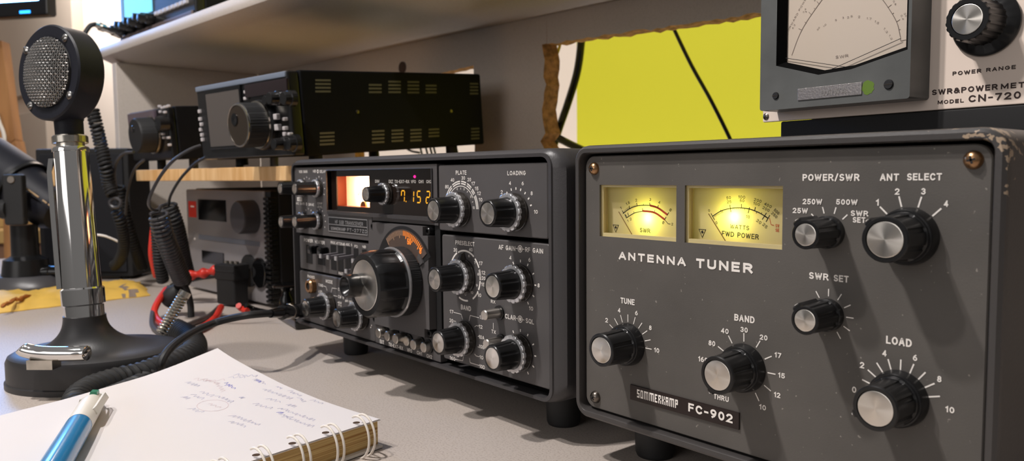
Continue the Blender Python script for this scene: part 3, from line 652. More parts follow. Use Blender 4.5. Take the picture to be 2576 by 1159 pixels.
# ------------------------------------------------------------------ the antenna tuner in the foreground
def build_tuner():
    t = root('antenna_tuner', 'dark grey antenna tuner with two glowing yellow meters and six black knobs', 'antenna tuner', (0.4585, 0.13, 0))
    x0, x1, z0, z1, r = .3559, .5612, .0247, .1706, .0088
    m = M(); L = lambda i, y: rl(x0+i, x1-i, z0+i, z1-i, max(r-i, .003), y, 8)
    m.loft([L(.0045, .0060), L(.0043, -.0028), L(.0038, -.0035), L(.0018, -.0036), L(.0005, -.0024), L(0, .0), L(0, .255), L(.004, .26)], cap0=False)
    obj('case', m, m_case_worn, t)
    # front panel with the two meter windows left open
    U = FRONT.uv
    wins = []
    for (tl, tr, bl, br) in (((1508, 466), (1701.5, 466), (1509, 595), (1701, 608.4)), ((1722.5, 466), (1969, 466), (1722.5, 609.5), (1968, 626.6))):
        xa = (U(*tl)[0]+U(*bl)[0])/2; xb = (U(*tr)[0]+U(*br)[0])/2; zb = (U(*bl)[1]+U(*br)[1])/2; zt = (U(*tl)[1]+U(*tr)[1])/2
        wins.append((xa, xb, zb, zt))
    zt = (wins[0][3]+wins[1][3])/2; zb = (wins[0][2]+wins[1][2])/2
    (xa, xb), (xc, xd) = wins[0][:2], wins[1][:2]
    P = .0056; px0, px1, pz0, pz1 = x0+P, x1-P, z0+P, z1-P; pr = .0060; e = .0005
    out = [(x, z) for x, z in rr(px0, px1, pz0, pz1, pr, 8)]; ins = [(x, z) for x, z in rr(px0+e, px1-e, pz0+e, pz1-e, pr-e, 8)]
    m = M(); bm = m.bm
    vo = [bm.verts.new((x, .0045, z)) for x, z in out]; vm = [bm.verts.new((x, e, z)) for x, z in out]; vi = [bm.verts.new((x, 0, z)) for x, z in ins]
    n = len(out)
    for A, B in ((vo, vm), (vm, vi)):
        for i in range(n): bm.faces.new((A[i], A[(i+1) % n], B[(i+1) % n], B[i]))
    edges = [bm.edges.get((vi[i], vi[(i+1) % n])) for i in range(n)]
    for (a, b, c, d) in ((xa, xb, zb, zt), (xc, xd, zb, zt)):
        q = [bm.verts.new((x, 0, z)) for x, z in ((a, c), (b, c), (b, d), (a, d))]; q2 = [bm.verts.new((v.co.x, .0012, v.co.z)) for v in q]
        for i in range(4):
            edges.append(bm.edges.new((q[i], q[(i+1) % 4]))); bm.faces.new((q[i], q[(i+1) % 4], q2[(i+1) % 4], q2[i]))
    bmesh.ops.triangle_fill(bm, use_beauty=True, use_dissolve=False, edges=edges)
    fp = obj('front_panel', m, m_panel2, t, smooth=30)
    m_house = mat('meter housing plastic', (206, 190, 140), .3, spec=.5)
    D = .0062
    MP = Pl((0, D, 0), (1,0,0), (0,0,1))
    k1 = 1694/570
    c1 = lambda x, y: (1440+x/k1, 330+y/k1)
    def meter(a, b, bulb_px, arcs, texts, needle, reds, energy, triangle):
        m = M(); e = .0001; w_ = .0010
        m.box(a-.001, a, .0013, D+.0001, zb-.001, zt+.001); m.box(b, b+.001, .0013, D+.0001, zb-.001, zt+.001); m.box(a, b, .0013, D+.0001, zt, zt+.001); m.box(a, b, .0013, D+.0001, zb-.001, zb)
        # moulded inner edge
        m.box(a, a+.0012, .0016, .0030, zb, zt); m.box(a+.0012, b, .0016, .0030, zt-.0012, zt); m.box(a+.0012, b, .0016, .0030, zb, zb+.0018); m.box(b-.0008, b, .0016, .0030, zb+.0018, zt-.0012)
        g = obj('signal_meter', m, m_house, t, smooth=0)
        m = M(); m.box(a-.001, a, D+.0002, D+.02, zb-.001, zt+.001); m.box(b, b+.001, D+.0002, D+.02, zb-.001, zt+.001); m.box(a, b, D+.0002, D+.02, zt, zt+.001); m.box(a, b, D+.0002, D+.02, zb-.001, zb); m.box(a-.001, b+.001, D+.02, D+.021, zb-.001, zt+.001)
        obj('lamp_box', m, m_dark, g, smooth=0)
        m = M(); m.loft([[V((a, D, zb)), V((a, D, zt))], [V((b, D, zb)), V((b, D, zt))]], False, False, False); obj('dial_face', m, m_dial_yellow, g, smooth=0)
        m = M(); mr = M()
        for pts, wd, red in arcs:
            pts = [MP.uv(*c1(*p)) for p in pts]
            pp = bez([V((u, v, 0)) for u, v in pts], 8); (mr if red else m).stroke(MP, [(p.x, p.y) for p in pp], wd)
        for p, q, wd in reds['ticks']: m.stroke(MP, [MP.uv(*c1(*p)), MP.uv(*c1(*q))], wd)
        for p, q, wd in reds['redticks']: mr.stroke(MP, [MP.uv(*c1(*p)), MP.uv(*c1(*q))], wd)
        for s, x, y, w2, h2, rot, red in texts:
            px, py = c1(x, y); (mr if red else m).text(s, MP, px, py, w2/k1, h2/k1, bold=.012, rot=R(rot))
        px, py = c1(*triangle); u, v = MP.uv(px, py); m.stroke(MP, [(u-.0019, v+.0015), (u+.0019, v+.0015), (u, v-.0022), (u-.0019, v+.0015)], .0003); m.stroke(MP, [(u-.0005, v), (u+.0005, v+.0006)], .0012)
        obj('scale', m, m_black_ink, g, smooth=0); obj('red_scale', mr, m_red_ink, g, smooth=0)
        NP = Pl((0, D-.0016, 0), (1,0,0), (0,0,1)); m = M()
        p0 = NP.pt(*NP.uv(*c1(*needle[0]))); p1 = NP.pt(*NP.uv(*c1(*needle[1])))
        m.tube([p0, p1], .00022, 6); obj('needle', m, mat('needle', (120, 84, 30), .5) if 'needle' not in MATS else MATS['needle'], g)
        u, v = MP.uv(*c1(*bulb_px)); lamp('meter_bulb', (u, D+.0036, v), energy*.10, (1.0, .97, .15), .0018)
        return g
    def tk(cx, cy, pts): return pts
    # SWR meter
    ticks = [((373, 592), (385, 613), .0004), ((425, 556), (431, 578), .0004), ((481, 535), (485, 558), .0004), ((531, 542), (533, 555), .0003), ((579, 534), (580, 553), .0004), ((644, 552), (638, 574), .0004), ((722, 606), (708, 630), .0004),
             ((392, 620), (404, 648), .0004), ((397, 622), (411, 644), .0003), ((414, 608), (421, 632), .0004), ((459, 600), (463, 613), .0003), ((524, 574), (526, 598), .0004), ((616, 588), (614, 604), .0003), ((702, 640), (690, 662), .0004),
             ((690, 660), (718, 692), .0003), ((718, 692), (734, 693), .0003)]
    for i in range(6): ticks.append(((386+i*7, 590-i*5.2), (391+i*7, 602-i*5), .00022))
    for i in range(5): ticks.append(((438+i*9, 562-i*3.4), (441+i*9, 573-i*3.2), .00022))
    meter(xa, xb, (565, 648), [(((378, 614), (430, 578), (485, 558), (533, 553), (580, 554)), .0004, 0), (((580, 554), (640, 573), (712, 624)), .0010, 1), (((404, 648), (463, 612), (526, 597)), .0004, 0), (((526, 595), (614, 608), (692, 660)), .0010, 1)],
          [('1', 362, 574, 7, 20, 20, 0), ('1.5', 415, 538, 30, 20, 22, 0), ('2', 477, 515, 13, 21, 8, 0), ('3', 582, 510, 13, 21, -5, 0), ('4', 650, 531, 14, 21, -14, 0), ('8', 733, 588, 20, 19, 50, 0), ('1', 414, 670, 7, 19, 25, 0), ('2', 435, 656, 13, 20, 22, 0), ('8', 679, 682, 20, 18, 55, 0), ('2', 746, 694, 12, 19, 0, 0), ('SWR', 543, 741, 78, 32, -2, 0)],
          ((346, 601), (456, 790)), dict(ticks=ticks, redticks=[]), .22, (325, 722))
    ticks = [((1037, 614), (1064, 662), .0004), ((1178, 549), (1186, 604), .0004), ((1265, 543), (1265, 574), .0004), ((1326, 569), (1315, 612), .0004), ((1370, 566), (1363, 594), .0004), ((1452, 610), (1420, 660), .0004), ((1477, 627), (1448, 677), .0004), ((1437, 634), (1462, 650), .0004),
             ((1108, 588), (1116, 606), .0003), ((1121, 590), (1126, 608), .0003), ((1380, 598), (1376, 614), .0003), ((1417, 606), (1411, 620), .0003), ((1224, 572), (1225, 584), .0003), ((1288, 574), (1288, 590), .0003)]
    for i in range(7): ticks.append(((1060+i*9, 631-i*5), (1064+i*9, 641-i*5), .00022))
    for i in range(4): ticks.append(((1196+i*14, 574-i*.8), (1197+i*14, 586-i*.8), .00022))
    meter(xc, xd, (1212, 640), [(((1050, 634), (1112, 596), (1180, 577), (1245, 572), (1318, 580), (1385, 603), (1440, 634), (1466, 652)), .00045, 0)],
          [('0', 1022, 592, 13, 20, 18, 0), ('50', 1168, 497, 34, 22, 6, 0), ('25', 1172, 527, 34, 22, 6, 0), ('100', 1266, 492, 52, 23, -2, 0), ('50', 1268, 519, 34, 22, -2, 0), ('200', 1386, 517, 58, 23, -14, 0), ('100', 1377, 543, 50, 22, -14, 0), ('400', 1462, 553, 58, 23, -24, 0), ('200', 1448, 581, 56, 22, -24, 0), ('500', 1527, 600, 46, 23, -38, 0), ('250', 1510, 626, 52, 22, -38, 0),
           ('0', 1077, 684, 14, 22, 15, 0), ('10', 1312, 639, 30, 24, -10, 0), ('20', 1394, 675, 40, 24, -32, 0), ('25', 1440, 706, 40, 24, -38, 0), ('WATTS', 1250, 717, 144, 32, -2, 0), ('FWD POWER', 1253, 776, 276, 38, -2, 0), ('SV', 1532, 706, 28, 24, 0, 1), ('SE', 1532, 739, 28, 24, 0, 1)],
          ((1018, 616), (1154, 836)), dict(ticks=ticks, redticks=[((1475, 648), (1486, 697), .0003), ((1486, 697), (1508, 704), .0003)]), .24, (972, 758))
    # nameplate
    m = M(); nx0 = U(1587.5, 985)[0]; nx1 = U(1861.5, 1058)[0]; nz1 = (U(1587.5, 966)[1]+U(1861.5, 1036.7)[1])/2; nz0 = (U(1587.5, 1003)[1]+U(1861.5, 1081)[1])/2
    m.box(nx0, nx1, -.0009, .0001, nz0, nz1, .0002); npl = obj('nameplate', m, mat('nameplate black', (30, 18, 16), .3), t)
    NP = Pl((0, -.0009, 0), (1,0,0), (0,0,1)); m = M()
    u, v = NP.uv(1653, 1002); block_text(m, NP, 'SOMMERKAMP', u, v, U(1704, 1010)[0]-U(1601.6, 995)[0], .0042)
    m.text('FC-902', NP, 1786, 1038, 112, 22, bold=.035)
    obj('lettering', m, m_white, npl, smooth=0)
    # screws
    for px, py, c in ((1491.5, 424, 10), (1495, 999, 30), (2446, 402, 15)):
        p = aty(px, py, -.0012); dome_screw(t, p.x, p.z, .0033, m_brass if py < 600 else m_gunmetal, cross=c)
    a = aty(2446, 402, -.0012); b = aty(1495, 999, -.0012); dome_screw(t, a.x, b.z, .0033, m_gunmetal)
    # knobs
    tuner_knob(t, .3917, .0688, .0205); tuner_knob(t, .4594, .0693, .0205, point=205); tuner_knob(t, .5285, .1316, .0200, point=-47)
    tuner_knob(t, .5266, .0701, .0200, point=-115); tuner_knob(t, .4975, .1316, .0185, False, point=-38); tuner_knob(t, .4979, .0982, .0185, False, point=-38)
    # legends
    m = M(); T = lambda s, x, y, w_, h_, b=0.025: m.text(s, FRONT, x, y, w_, h_, bold=b)
    T('POWER/SWR', 2088.5, 446, 143, 17.5); T('ANT', 2237.5, 445.5, 48, 18); T('SELECT', 2325, 444.5, 88, 18); T('SWR', 2059.5, 694.5, 49, 17); T('SET', 2116, 700.5, 38, 17)
    T('25W', 2013, 529.5, 38, 13.5); T('250W', 2043.5, 507, 49, 14); T('500W', 2130, 508, 54, 14); T('SWR', 2162, 536.5, 44, 14); T('SET', 2161, 553, 32, 14)
    for s, x, y in (('1', 2207, 509), ('2', 2257, 481.5), ('3', 2323, 481), ('4', 2380, 512)): T(s, x, y, 7 if s == '1' else 11.5, 16)
    T('LOAD', 2261, 858.5, 65, 20); 
    for s, x, y in (('0', 2148.7, 979.7), ('2', 2168.6, 918), ('4', 2225, 888), ('6', 2302, 899.5), ('8', 2363, 953), ('10', 2389.5, 1030)): T(s, x, y, 11 if len(s) == 1 else 23, 15.5)
    T('TUNE', 1578.7, 757.5, 35.5, 14.5)
    for s, x, y in (('2', 1526, 805), ('4', 1557.6, 780), ('6', 1601, 787), ('8', 1636, 824), ('10', 1652, 880.6)): T(s, x, y, 6.5 if len(s) == 1 else 13, 11.5)
    T('BAND', 1872.5, 801, 51, 17)
    for s, x, y, w_ in (('160', 1768.5, 904, 24), ('80', 1791, 863, 17), ('40', 1823.5, 832, 19.5), ('30', 1872, 829, 18.5), ('20', 1921, 848.5, 19.5), ('17', 1957, 893, 17), ('15', 1966, 944, 17), ('12', 1955, 993, 16), ('10', 1918.5, 1024, 17), ('THRU', 1814, 1000, 38)): T(s, x, y, w_, 13)
    obj('lettering', m, m_white, fp, smooth=0); m = M()
    m.text('ANTENNA', FRONT, 1637.5, 650, 168, 20.5, bold=.045); m.text('TUNER', FRONT, 1820, 668, 142, 24.5, bold=.045)
    obj('title_lettering', m, m_white, fp, smooth=0); m = M()
    def marks(cx, cz, angs, r0, r1, wd): [m.tick(FRONT, cx, cz, a, r0, r1, wd) for a in angs]
    marks(.5285, .1316, (-45.5, -15, 15.5, 45.8), .0112, .0153, .0006); marks(.5266, .0701, [-110+18.5*i for i in range(12) if -110+18.5*i < 93], .0109, .0149, .00055)
    marks(.4975, .1316, (-47, -16, 15.6, 46), .0077, .0104, .0005); marks(.4979, .0982, (-31, 0, 31, 61, 90, 120, 149), .0075, .0105, .0004)
    marks(.3917, .0688, (-57, -38, -20, -1, 17.7, 36.5, 54.7, 72.6, 90.2), .0114, .0153, .00045); marks(.4594, .0693, (-92, -62, -32, -1, 30.6, 61, 90, 120, 150), .0117, .0155, .0005)
    obj('dial_marks', m, m_white, fp, smooth=0)
    foot(t, .3815, .034, .0250, .0108); foot(t, .5365, .034, .0250, .0108); foot(t, .3815, .23, .0250, .0108); foot(t, .5365, .23, .0250, .0108)
    return t
BLK = {'S': ['###', '#..', '###', '..#', '###'], 'O': ['###', '#.#', '#.#', '#.#', '###'], 'M': ['#####', '#.#.#', '#.#.#', '#.#.#', '#.#.#'], 'E': ['###', '#..', '##.', '#..', '###'], 'R': ['###', '#.#', '##.', '#.#', '#.#'], 'K': ['#.#', '#.#', '##.', '#.#', '#.#'], 'A': ['###', '#.#', '###', '#.#', '#.#'], 'P': ['###', '#.#', '###', '#..', '#..']}
def block_text(m, P, s, u, v, W, H, off=.00015):
    """square techno lettering made of blocks"""
    cols = sum(len(BLK[c][0])+1 for c in s)-1; cw = W/cols; ch = H/5; x = u-W/2
    for c in s:
        g = BLK[c]
        for r_, row in enumerate(g):
            i = 0
            while i < len(row):
                if row[i] == '#':
                    j = i
                    while j < len(row) and row[j] == '#': j += 1
                    zt = v+H/2-r_*ch; q = [(x+i*cw, zt), (x+j*cw, zt), (x+j*cw, zt-ch), (x+i*cw, zt-ch)]
                    m.bm.faces.new([m.bm.verts.new(P.pt(a, b, off)) for a, b in q]); i = j
                else: i += 1
        x += (len(g[0])+1)*cw
build_tuner()

# ------------------------------------------------------------------ silver power meter on top of the tuner
def build_power_meter():
    A = R(-5.5); ex = V((math.cos(A), math.sin(A), 0)); o = dep(1918, 308, .47)
    P = Pl(o, ex, (0,0,1)); n = P.n
    mw = Matrix((ex, -n, V((0,0,1)))).transposed().to_4x4(); mw.translation = o
    t = root('power_meter', 'silver fronted power meter in a dark case with a large needle dial', 'meter', mw=mw)
    W, H = .180, .118
    m_silver = mat('satin champagne aluminium', (236, 218, 204), .45, .05, bump=(700, .08, .0002))
    m = M(); m.box(.002, W-.002, .0022, .125, .003, H-.001, .002); obj('case', m, m_dark, t, local=True)
    m = M(); m.box(0, W, 0, .0022, 0, H, .0008); obj('front_panel', m, m_silver, t, local=True)
    # meter frame, measured on a plane 15 mm in front of the panel
    MD = .016; Q = Pl(o + n*MD, ex, (0,0,1)); U = Q.uv
    k = 2305/716; c = lambda x, y: (1860+x/k, y/k)
    fx0 = U(*c(165, 890))[0]; fx1 = U(*c(1378, 800))[0]; fz0 = (U(*c(165, 898))[1]+U(*c(1375, 797))[1])/2; fz1 = H-.004
    m_frame = mat('grey moulded frame', (92, 93, 91), .36, bump=(400, .15, .0003), var=(40, .12))
    lens = [U(*c(*p)) for p in ((305, 520), (640, 572), (905, 545), (1350, 372))]
    lx0, lx1 = lens[0][0], U(*c(1378, 200))[0]
    # frame: outer block front with the window cut out
    m = M(); bm = m.bm
    inner = [(lx0-.0004, fz1-.006), (lx0-.0006, lens[0][1]-.0008), (lens[1][0], lens[1][1]-.0022), (lens[2][0], lens[2][1]-.0010), (lx1-.0006, lens[3][1]-.0018), (lx1-.0006, fz1-.006)]
    outer = rr(fx0, fx1, fz0, fz1, .0015, 3)
    X = lambda u, v, d: V((u, -d, v))
    vo = [bm.verts.new(X(u, v, MD)) for u, v in outer]; vi = [bm.verts.new(X(u, v, MD)) for u, v in inner]
    vb = [bm.verts.new(X(u, v, 0)) for u, v in rr(fx0-.0002, fx1+.0012, fz0-.0002, fz1, .0015, 3)]
    ctr = (sum(u for u, v in inner)/6, sum(v for u, v in inner)/6)
    vd = [bm.verts.new(X(u+(ctr[0]-u)*.085, v+(ctr[1]-v)*.085, MD-.0045)) for u, v in inner]
    ed = []
    for Lp in (vo, vi):
        for i in range(len(Lp)): ed.append(bm.edges.new((Lp[i], Lp[(i+1) % len(Lp)])))
    for A_, B_ in ((vo, vb), (vi, vd)):
        for i in range(len(A_)): bm.faces.new((A_[i], A_[(i+1) % len(A_)], B_[(i+1) % len(B_)], B_[i])).material_index = (1 if A_ is vi else 0)
    bmesh.ops.triangle_fill(bm, use_beauty=True, edges=ed)
    fr = obj('meter_frame', m, [m_frame, mat('lens bevel black', (12, 12, 12), .9, spec=.03)], t, local=True, smooth=25)
    m = M(); lens2 = [(u+(ctr[0]-u)*.08, v+(ctr[1]-v)*.08) for u, v in inner]
    m.prism(lens2, X, MD-.0062, MD-.0058); 
    m_card = mat('meter card', (198, 183, 167), .55)
    mt = obj('dial_face', m, m_card, fr, local=True, smooth=0)
    DP = Pl(o + n*(MD-.0058), ex, (0,0,1)); D = DP.uv
    m = M(); m_grey = mat('grey print', (120, 106, 96), .6)
    def cv(pts, wd):
        q = bez([V((*D(*c(*p)), 0)) for p in pts], 8); m.stroke(DP, [(p.x, p.y) for p in q], wd)
    cv(((425, 448), (480, 300), (540, 185), (640, 40), (700, -40)), .0004); cv(((1305, 300), (1275, 180), (1205, 60), (1140, -30)), .0004)
    for p, q in (((480, 232), (505, 242)), ((530, 178), (545, 190)), ((563, 98), (582, 118)), ((605, 66), (612, 72)), ((628, 12), (648, 34)), ((1203, 62), (1232, 38)), ((1240, 112), (1252, 104)), ((1272, 178), (1302, 158)), ((1292, 242), (1306, 238)), ((1306, 300), (1306, 330)), ((1306, 332), (1350, 322))):
        m.stroke(DP, [D(*c(*p)), D(*c(*q))], .0003)
    for s, x, y, w_, h_, rot in (('FORWARD POWER', 465, 120, 285, 16, 55), ('0.2', 440, 215, 34, 14, 55), ('0.4', 528, 86, 34, 14, 52), ('4', 540, 95, 10, 14, 52), ('20', 640, 232, 26, 14, 45), ('10', 692, 206, 26, 14, 40), ('5', 782, 163, 12, 16, 25), ('3', 840, 144, 12, 16, 15), ('2.5', 895, 136, 40, 16, 8), ('2', 970, 136, 14, 18, 0), ('1.7', 1050, 150, 34, 16, -15), ('1.5', 1113, 180, 34, 16, -35), ('1.3', 1185, 245, 40, 16, -55), ('1.2', 1225, 300, 36, 15, -60), ('0.4', 1320, 140, 34, 14, -65), ('0.8', 1258, 22, 34, 14, -60), ('20', 1345, 120, 28, 14, -65), ('6', 612, 2, 12, 14, 45)):
        pu, pv = D(*c(x, y)); w1 = abs(D(*c(x+w_/2, y))[0]-D(*c(x-w_/2, y))[0]) if rot < 50 or True else 0
        hh = abs(D(*c(x, y+h_/2))[1]-D(*c(x, y-h_/2))[1]); ww = w_/k/4150*1.06
        m.text(s, DP, pu, pv, ww, hh, px=False, rot=R(rot))
    m.text('SWR', DP, *c(830, 456), 104/k, 24/k, off=.0002)
    obj('scale', m, m_grey, mt, smooth=0)
    m = M(); NP2 = Pl(o + n*(MD-.0045), ex, (0,0,1)); g = lambda x, y: NP2.pt(*NP2.uv(*c(x, y)))
    m.tube([g(362, 468), g(880, 545)], .00016, 6); nd = obj('needle', m, m_black_ink, fr)
    m = M(); m.tube([g(1306, 312), g(725, 570)], .00016, 6); obj('needle', m, m_black_ink, fr)
    # maker's badge, paint mark and screws on the frame
    FP = Pl(o + n*MD, ex, (0,0,1)); F = FP.uv
    bx0, bz0 = F(*c(475, 815)); bx1, bz1 = F(*c(995, 668)); bzl = (F(*c(475, 720))[1]+F(*c(995, 665))[1])/2; bzb = (F(*c(475, 815))[1]+F(*c(995, 765))[1])/2
    m = M(); m.box(bx0, bx1, -MD-.0006, -MD+.0005, bzb, bzl, .0002); bd = obj('badge', m, mat('scratched silver badge', (178, 172, 170), .4, .9, bump=(900, .5, .0004)), fr, local=True)
    m = M(); BP = Pl(o + n*(MD+.0006), ex, (0,0,1)); m.text('DAIWA', BP, *c(760, 742), 200/k, 46/k, bold=.01); obj('lettering', m, mat('badge relief', (206, 200, 196), .35, .9), bd, smooth=0)
    m = M(); u, v = F(*c(1042, 708)); pts = [(u+.0031*math.cos(2*PI*i/20)*(1.15 if i % 3 else .95), v+.0034*math.sin(2*PI*i/20)*(1.1 if i % 4 else .95)) for i in range(20)]
    m.prism(pts, X, MD+.0001, MD-.001); obj('paint_mark', m, mat('olive green paint', (96, 124, 40), .5), fr, local=True)
    for x, y, r_ in ((295, 775, .0021), (1210, 683, .0025)):
        u, v = F(*c(x, y)); m = M(); m.lathe([(0, -.001), (r_, -.001), (r_, .0003), (r_*.85, .0008), (0, .0008)], X(u, v, MD), V((0,-1,0)), 24); s = obj('screw', m, m_dark, fr, local=True)
        m = M(); m.box(u-r_*.9, u+r_*.9, -MD-.0009, -MD-.0007, v-.0002, v+.0002); obj('slot', m, m_gunmetal, s, local=True)
    u, v = P.uv(*c(217, 943)); m = M(); m.lathe([(0, -.0005), (.0021, -.0005), (.0020, .0004), (.0012, .0010), (0, .0011)], V((u, 0, v)), V((0,-1,0)), 24); obj('screw', m, m_gunmetal, t, local=True)
    # range knob
    KL = .019; u, v = Pl(o+n*KL, ex, (0,0,1)).uv(*c(1843, 155)); ax = V((0,-1,0)); oo = V((u, 0, v))
    m = M(); m.lathe([(0, .0001), (.0150, .0001), (.0152, .0016), (.0140, .0030), (.0108, .0046), (.0104, .0060), (.0100, KL-.001), (.0092, KL), (.0072, KL), (.0070, KL-.0006), (0, KL-.0006)], oo, ax, 120, lambda a, kk: (0.965 if 4 <= kk <= 6 and int(a*20/(2*PI)*2) % 2 else 1))
    kb = obj('range_knob', m, m_black, t, local=True)
    m = M(); m.lathe([(0, KL-.0007), (.0068, KL-.0007), (.0068, KL-.0001), (.0065, KL+.0001), (0, KL+.0001)], oo, ax, 64); obj('cap', m, m_alu, kb, local=True, label='turned aluminium cap')
    m = M(); T = lambda s, x, y, w_, h_, b=.03: m.text(s, P, *c(x, y), w_/k, h_/k, bold=b)
    sl = -.0
    T('POWER', 1841, 584, 232, 32, .035); T('RANGE', 2117, 554, 238, 32, .035); T('SWR&POWER', 1817, 726, 530, 45, .035); T('METER', 2280, 686, 330, 45, .035); T('MODEL', 1710, 821, 210, 31, .035); T('CN-720', 2062, 784, 422, 58, .03)
    obj('lettering', m, mat('brown black print', (44, 24, 20), .6), t, smooth=0)
    # flat black case the meter stands on
    bt = .1707; z_ = o.z
    e0 = dep(2012, 300, .47); 
    m = M(); d0 = undk(V((e0.x, e0.y, 0)))
    bw = Matrix((ex, -n, V((0,0,1)))).transposed().to_4x4()
    bxL = (e0-o).dot(ex) + .0
    bw.translation = V((o.x, o.y, bt)) 
    s = root('spacer_box', 'flat black box between the antenna tuner and the silver power meter', 'box', mw=bw)
    m.box(bxL, bxL+.14, .0, .10, .0028, z_-bt-.0002, .001); obj('body', m, m_dark, s, local=True)
    for q in ((bxL+.012, .012), (bxL+.128, .012), (bxL+.012, .088), (bxL+.128, .088)):
        m = M(); m.lathe([(0, 0), (.005, 0), (.0055, .003), (0, .003)], V((*q, 0)), V((0,0,1)), 20); obj('foot', m, m_black_rough, s, local=True)
    return t
build_power_meter()
# ------------------------------------------------------------------ desk, hutch and room
def speckle(name, c, c2, scale=900, rough=.45):
    m = mat(name, c, rough); nt = m.node_tree; b = nt.nodes['Principled BSDF']
    tc = nt.nodes.new('ShaderNodeTexCoord'); n = nt.nodes.new('ShaderNodeTexNoise'); n.inputs['Scale'].default_value = scale; n.inputs['Detail'].default_value = 2
    nt.links.new(tc.outputs['Object'], n.inputs['Vector']); r = nt.nodes.new('ShaderNodeValToRGB'); e = r.color_ramp.elements
    e[0].position = .36; e[1].position = .50; e[0].color = (*lin(c2), 1); e[1].color = (*lin(c), 1)
    nt.links.new(n.outputs['Fac'], r.inputs['Fac']); nt.links.new(r.outputs['Color'], b.inputs['Base Color']); return m
m_desk = speckle('speckled grey laminate', (188, 177, 168), (170, 158, 149), 800)
m_lam = speckle('plain grey laminate', (206, 196, 187), (200, 190, 180), 500, .5)
m_chip = mat('raw chipboard', (172, 124, 74), .9, bump=(160, .9, .002), var=(150, .35))
m_wall = mat('cream wall paint', (228, 214, 200), .8)
m_lime = mat('lime green wall paint', (202, 198, 36), .7)
m_wood = mat('pale pine', (214, 168, 110), .55)
def woodify(m, c1, c2, sx, axis='X', sc_=6):
    nt = m.node_tree; b = nt.nodes['Principled BSDF']; tc = nt.nodes.new('ShaderNodeTexCoord'); mp = nt.nodes.new('ShaderNodeMapping')
    mp.inputs['Scale'].default_value = sx; nt.links.new(tc.outputs['Object'], mp.inputs['Vector'])
    n = nt.nodes.new('ShaderNodeTexNoise'); n.inputs['Scale'].default_value = sc_; n.inputs['Detail'].default_value = 5; n.inputs['Distortion'].default_value = .6
    nt.links.new(mp.outputs[0], n.inputs['Vector']); r = nt.nodes.new('ShaderNodeValToRGB'); e = r.color_ramp.elements
    e[0].position = .38; e[1].position = .62; e[0].color = (*lin(c1), 1); e[1].color = (*lin(c2), 1)
    nt.links.new(n.outputs['Fac'], r.inputs['Fac']); nt.links.new(r.outputs['Color'], b.inputs['Base Color'])
woodify(m_wood, (212, 162, 102), (240, 200, 146), (8, 1, 1))
m_oak = mat('orange brown wood', (196, 128, 66), .45); woodify(m_oak, (160, 112, 68), (186, 134, 84), (10, 10, .6), sc_=3)

DX = lambda pts: [dk(*p) for p in pts]
m = M(); T = Matrix.Rotation(TH, 4, 'Z')
m.box(-1.15, 1.1, -.42, .372, -.028, 0, .004, T=T); dkt = root('desk', 'speckled grey laminate desk top under all the radios', 'desk', (0, 0, -.72))
obj('desktop', m, m_desk, dkt, smooth=0)
for x in (-1.05, 1.0):
    m = M(); m.box(x-.015, x+.015, -.38, .34, -.72, -.0285, .003, T=T); obj('leg', m, m_lam, dkt)

hut = root('desk_hutch', 'grey laminate hutch with a deep upper shelf and a ragged hole sawn in its back', 'hutch', dk(0, .34, 0))
YP = .3467
m = M(); prof = [(.0965, .3745), (.0905, .3725), (.0875, .3670), (.0870, .3610), (.0890, .3560), (.1150, .3450), (.405, .3450), (.405, .3745)]
m.prism(prof, lambda y, z, d: dk(d, y, z), -.795, 1.05); obj('shelf_board', m, m_lam, hut)
m = M(); m.box(-.765, -.747, .098, YP-.0005, .0002, .3448, .0012, T=T); obj('side_panel', m, m_lam, hut)
m = M(); m.box(.95, .968, .098, YP-.0005, .0002, .3448, .0012, T=T); obj('side_panel', m, m_lam, hut)
# back panel with two rough openings, built from upright pieces
rg = random.Random(3)
def ragged(a, b, n, amp):
    return [(a[0]+(b[0]-a[0])*i/n + (rg.uniform(-amp, amp) if 0 < i < n else 0)*abs(b[1]-a[1])/max(abs(b[1]-a[1])+abs(b[0]-a[0]), 1e-6),
             a[1]+(b[1]-a[1])*i/n + (rg.uniform(-amp, amp) if 0 < i < n else 0)*abs(b[0]-a[0])/max(abs(b[1]-a[1])+abs(b[0]-a[0]), 1e-6)) for i in range(n+1)]
hA0, hA1, hB0, hB1, zt, zlow = -.43, -.145, -.0135, .46, .3448, .06
def back_piece(m, pts, front=None):
    """front skin in laminate, broken edge in raw chipboard"""
    n = len(pts); f = lambda u, v, d: dk(u, d, v)
    a = [m.bm.verts.new(f(u, v, YP)) for u, v in (front or pts)]; b = [m.bm.verts.new(f(u, v, YP+.018)) for u, v in pts]
    m.bm.faces.new(list(reversed(a))); m.bm.faces.new(b)
    for i in range(n):
        fc = m.bm.faces.new((a[i], a[(i+1) % n], b[(i+1) % n], b[i])); fc.material_index = 1
m = M()
back_piece(m, [(-.747, .0002), (hA0, .0002), (hA0, zt), (-.747, zt)])
back_piece(m, [(hA0, .2935), (-.208, .2960), *ragged((-.208, .2962), (hA1+.0002, .2992), 7, .0007)[1:], (hA1, zt), (hA0, zt)])
back_piece(m, [(hA0, .0002), (hA1, .0002), (hA1, .10), (hA0, .10)])
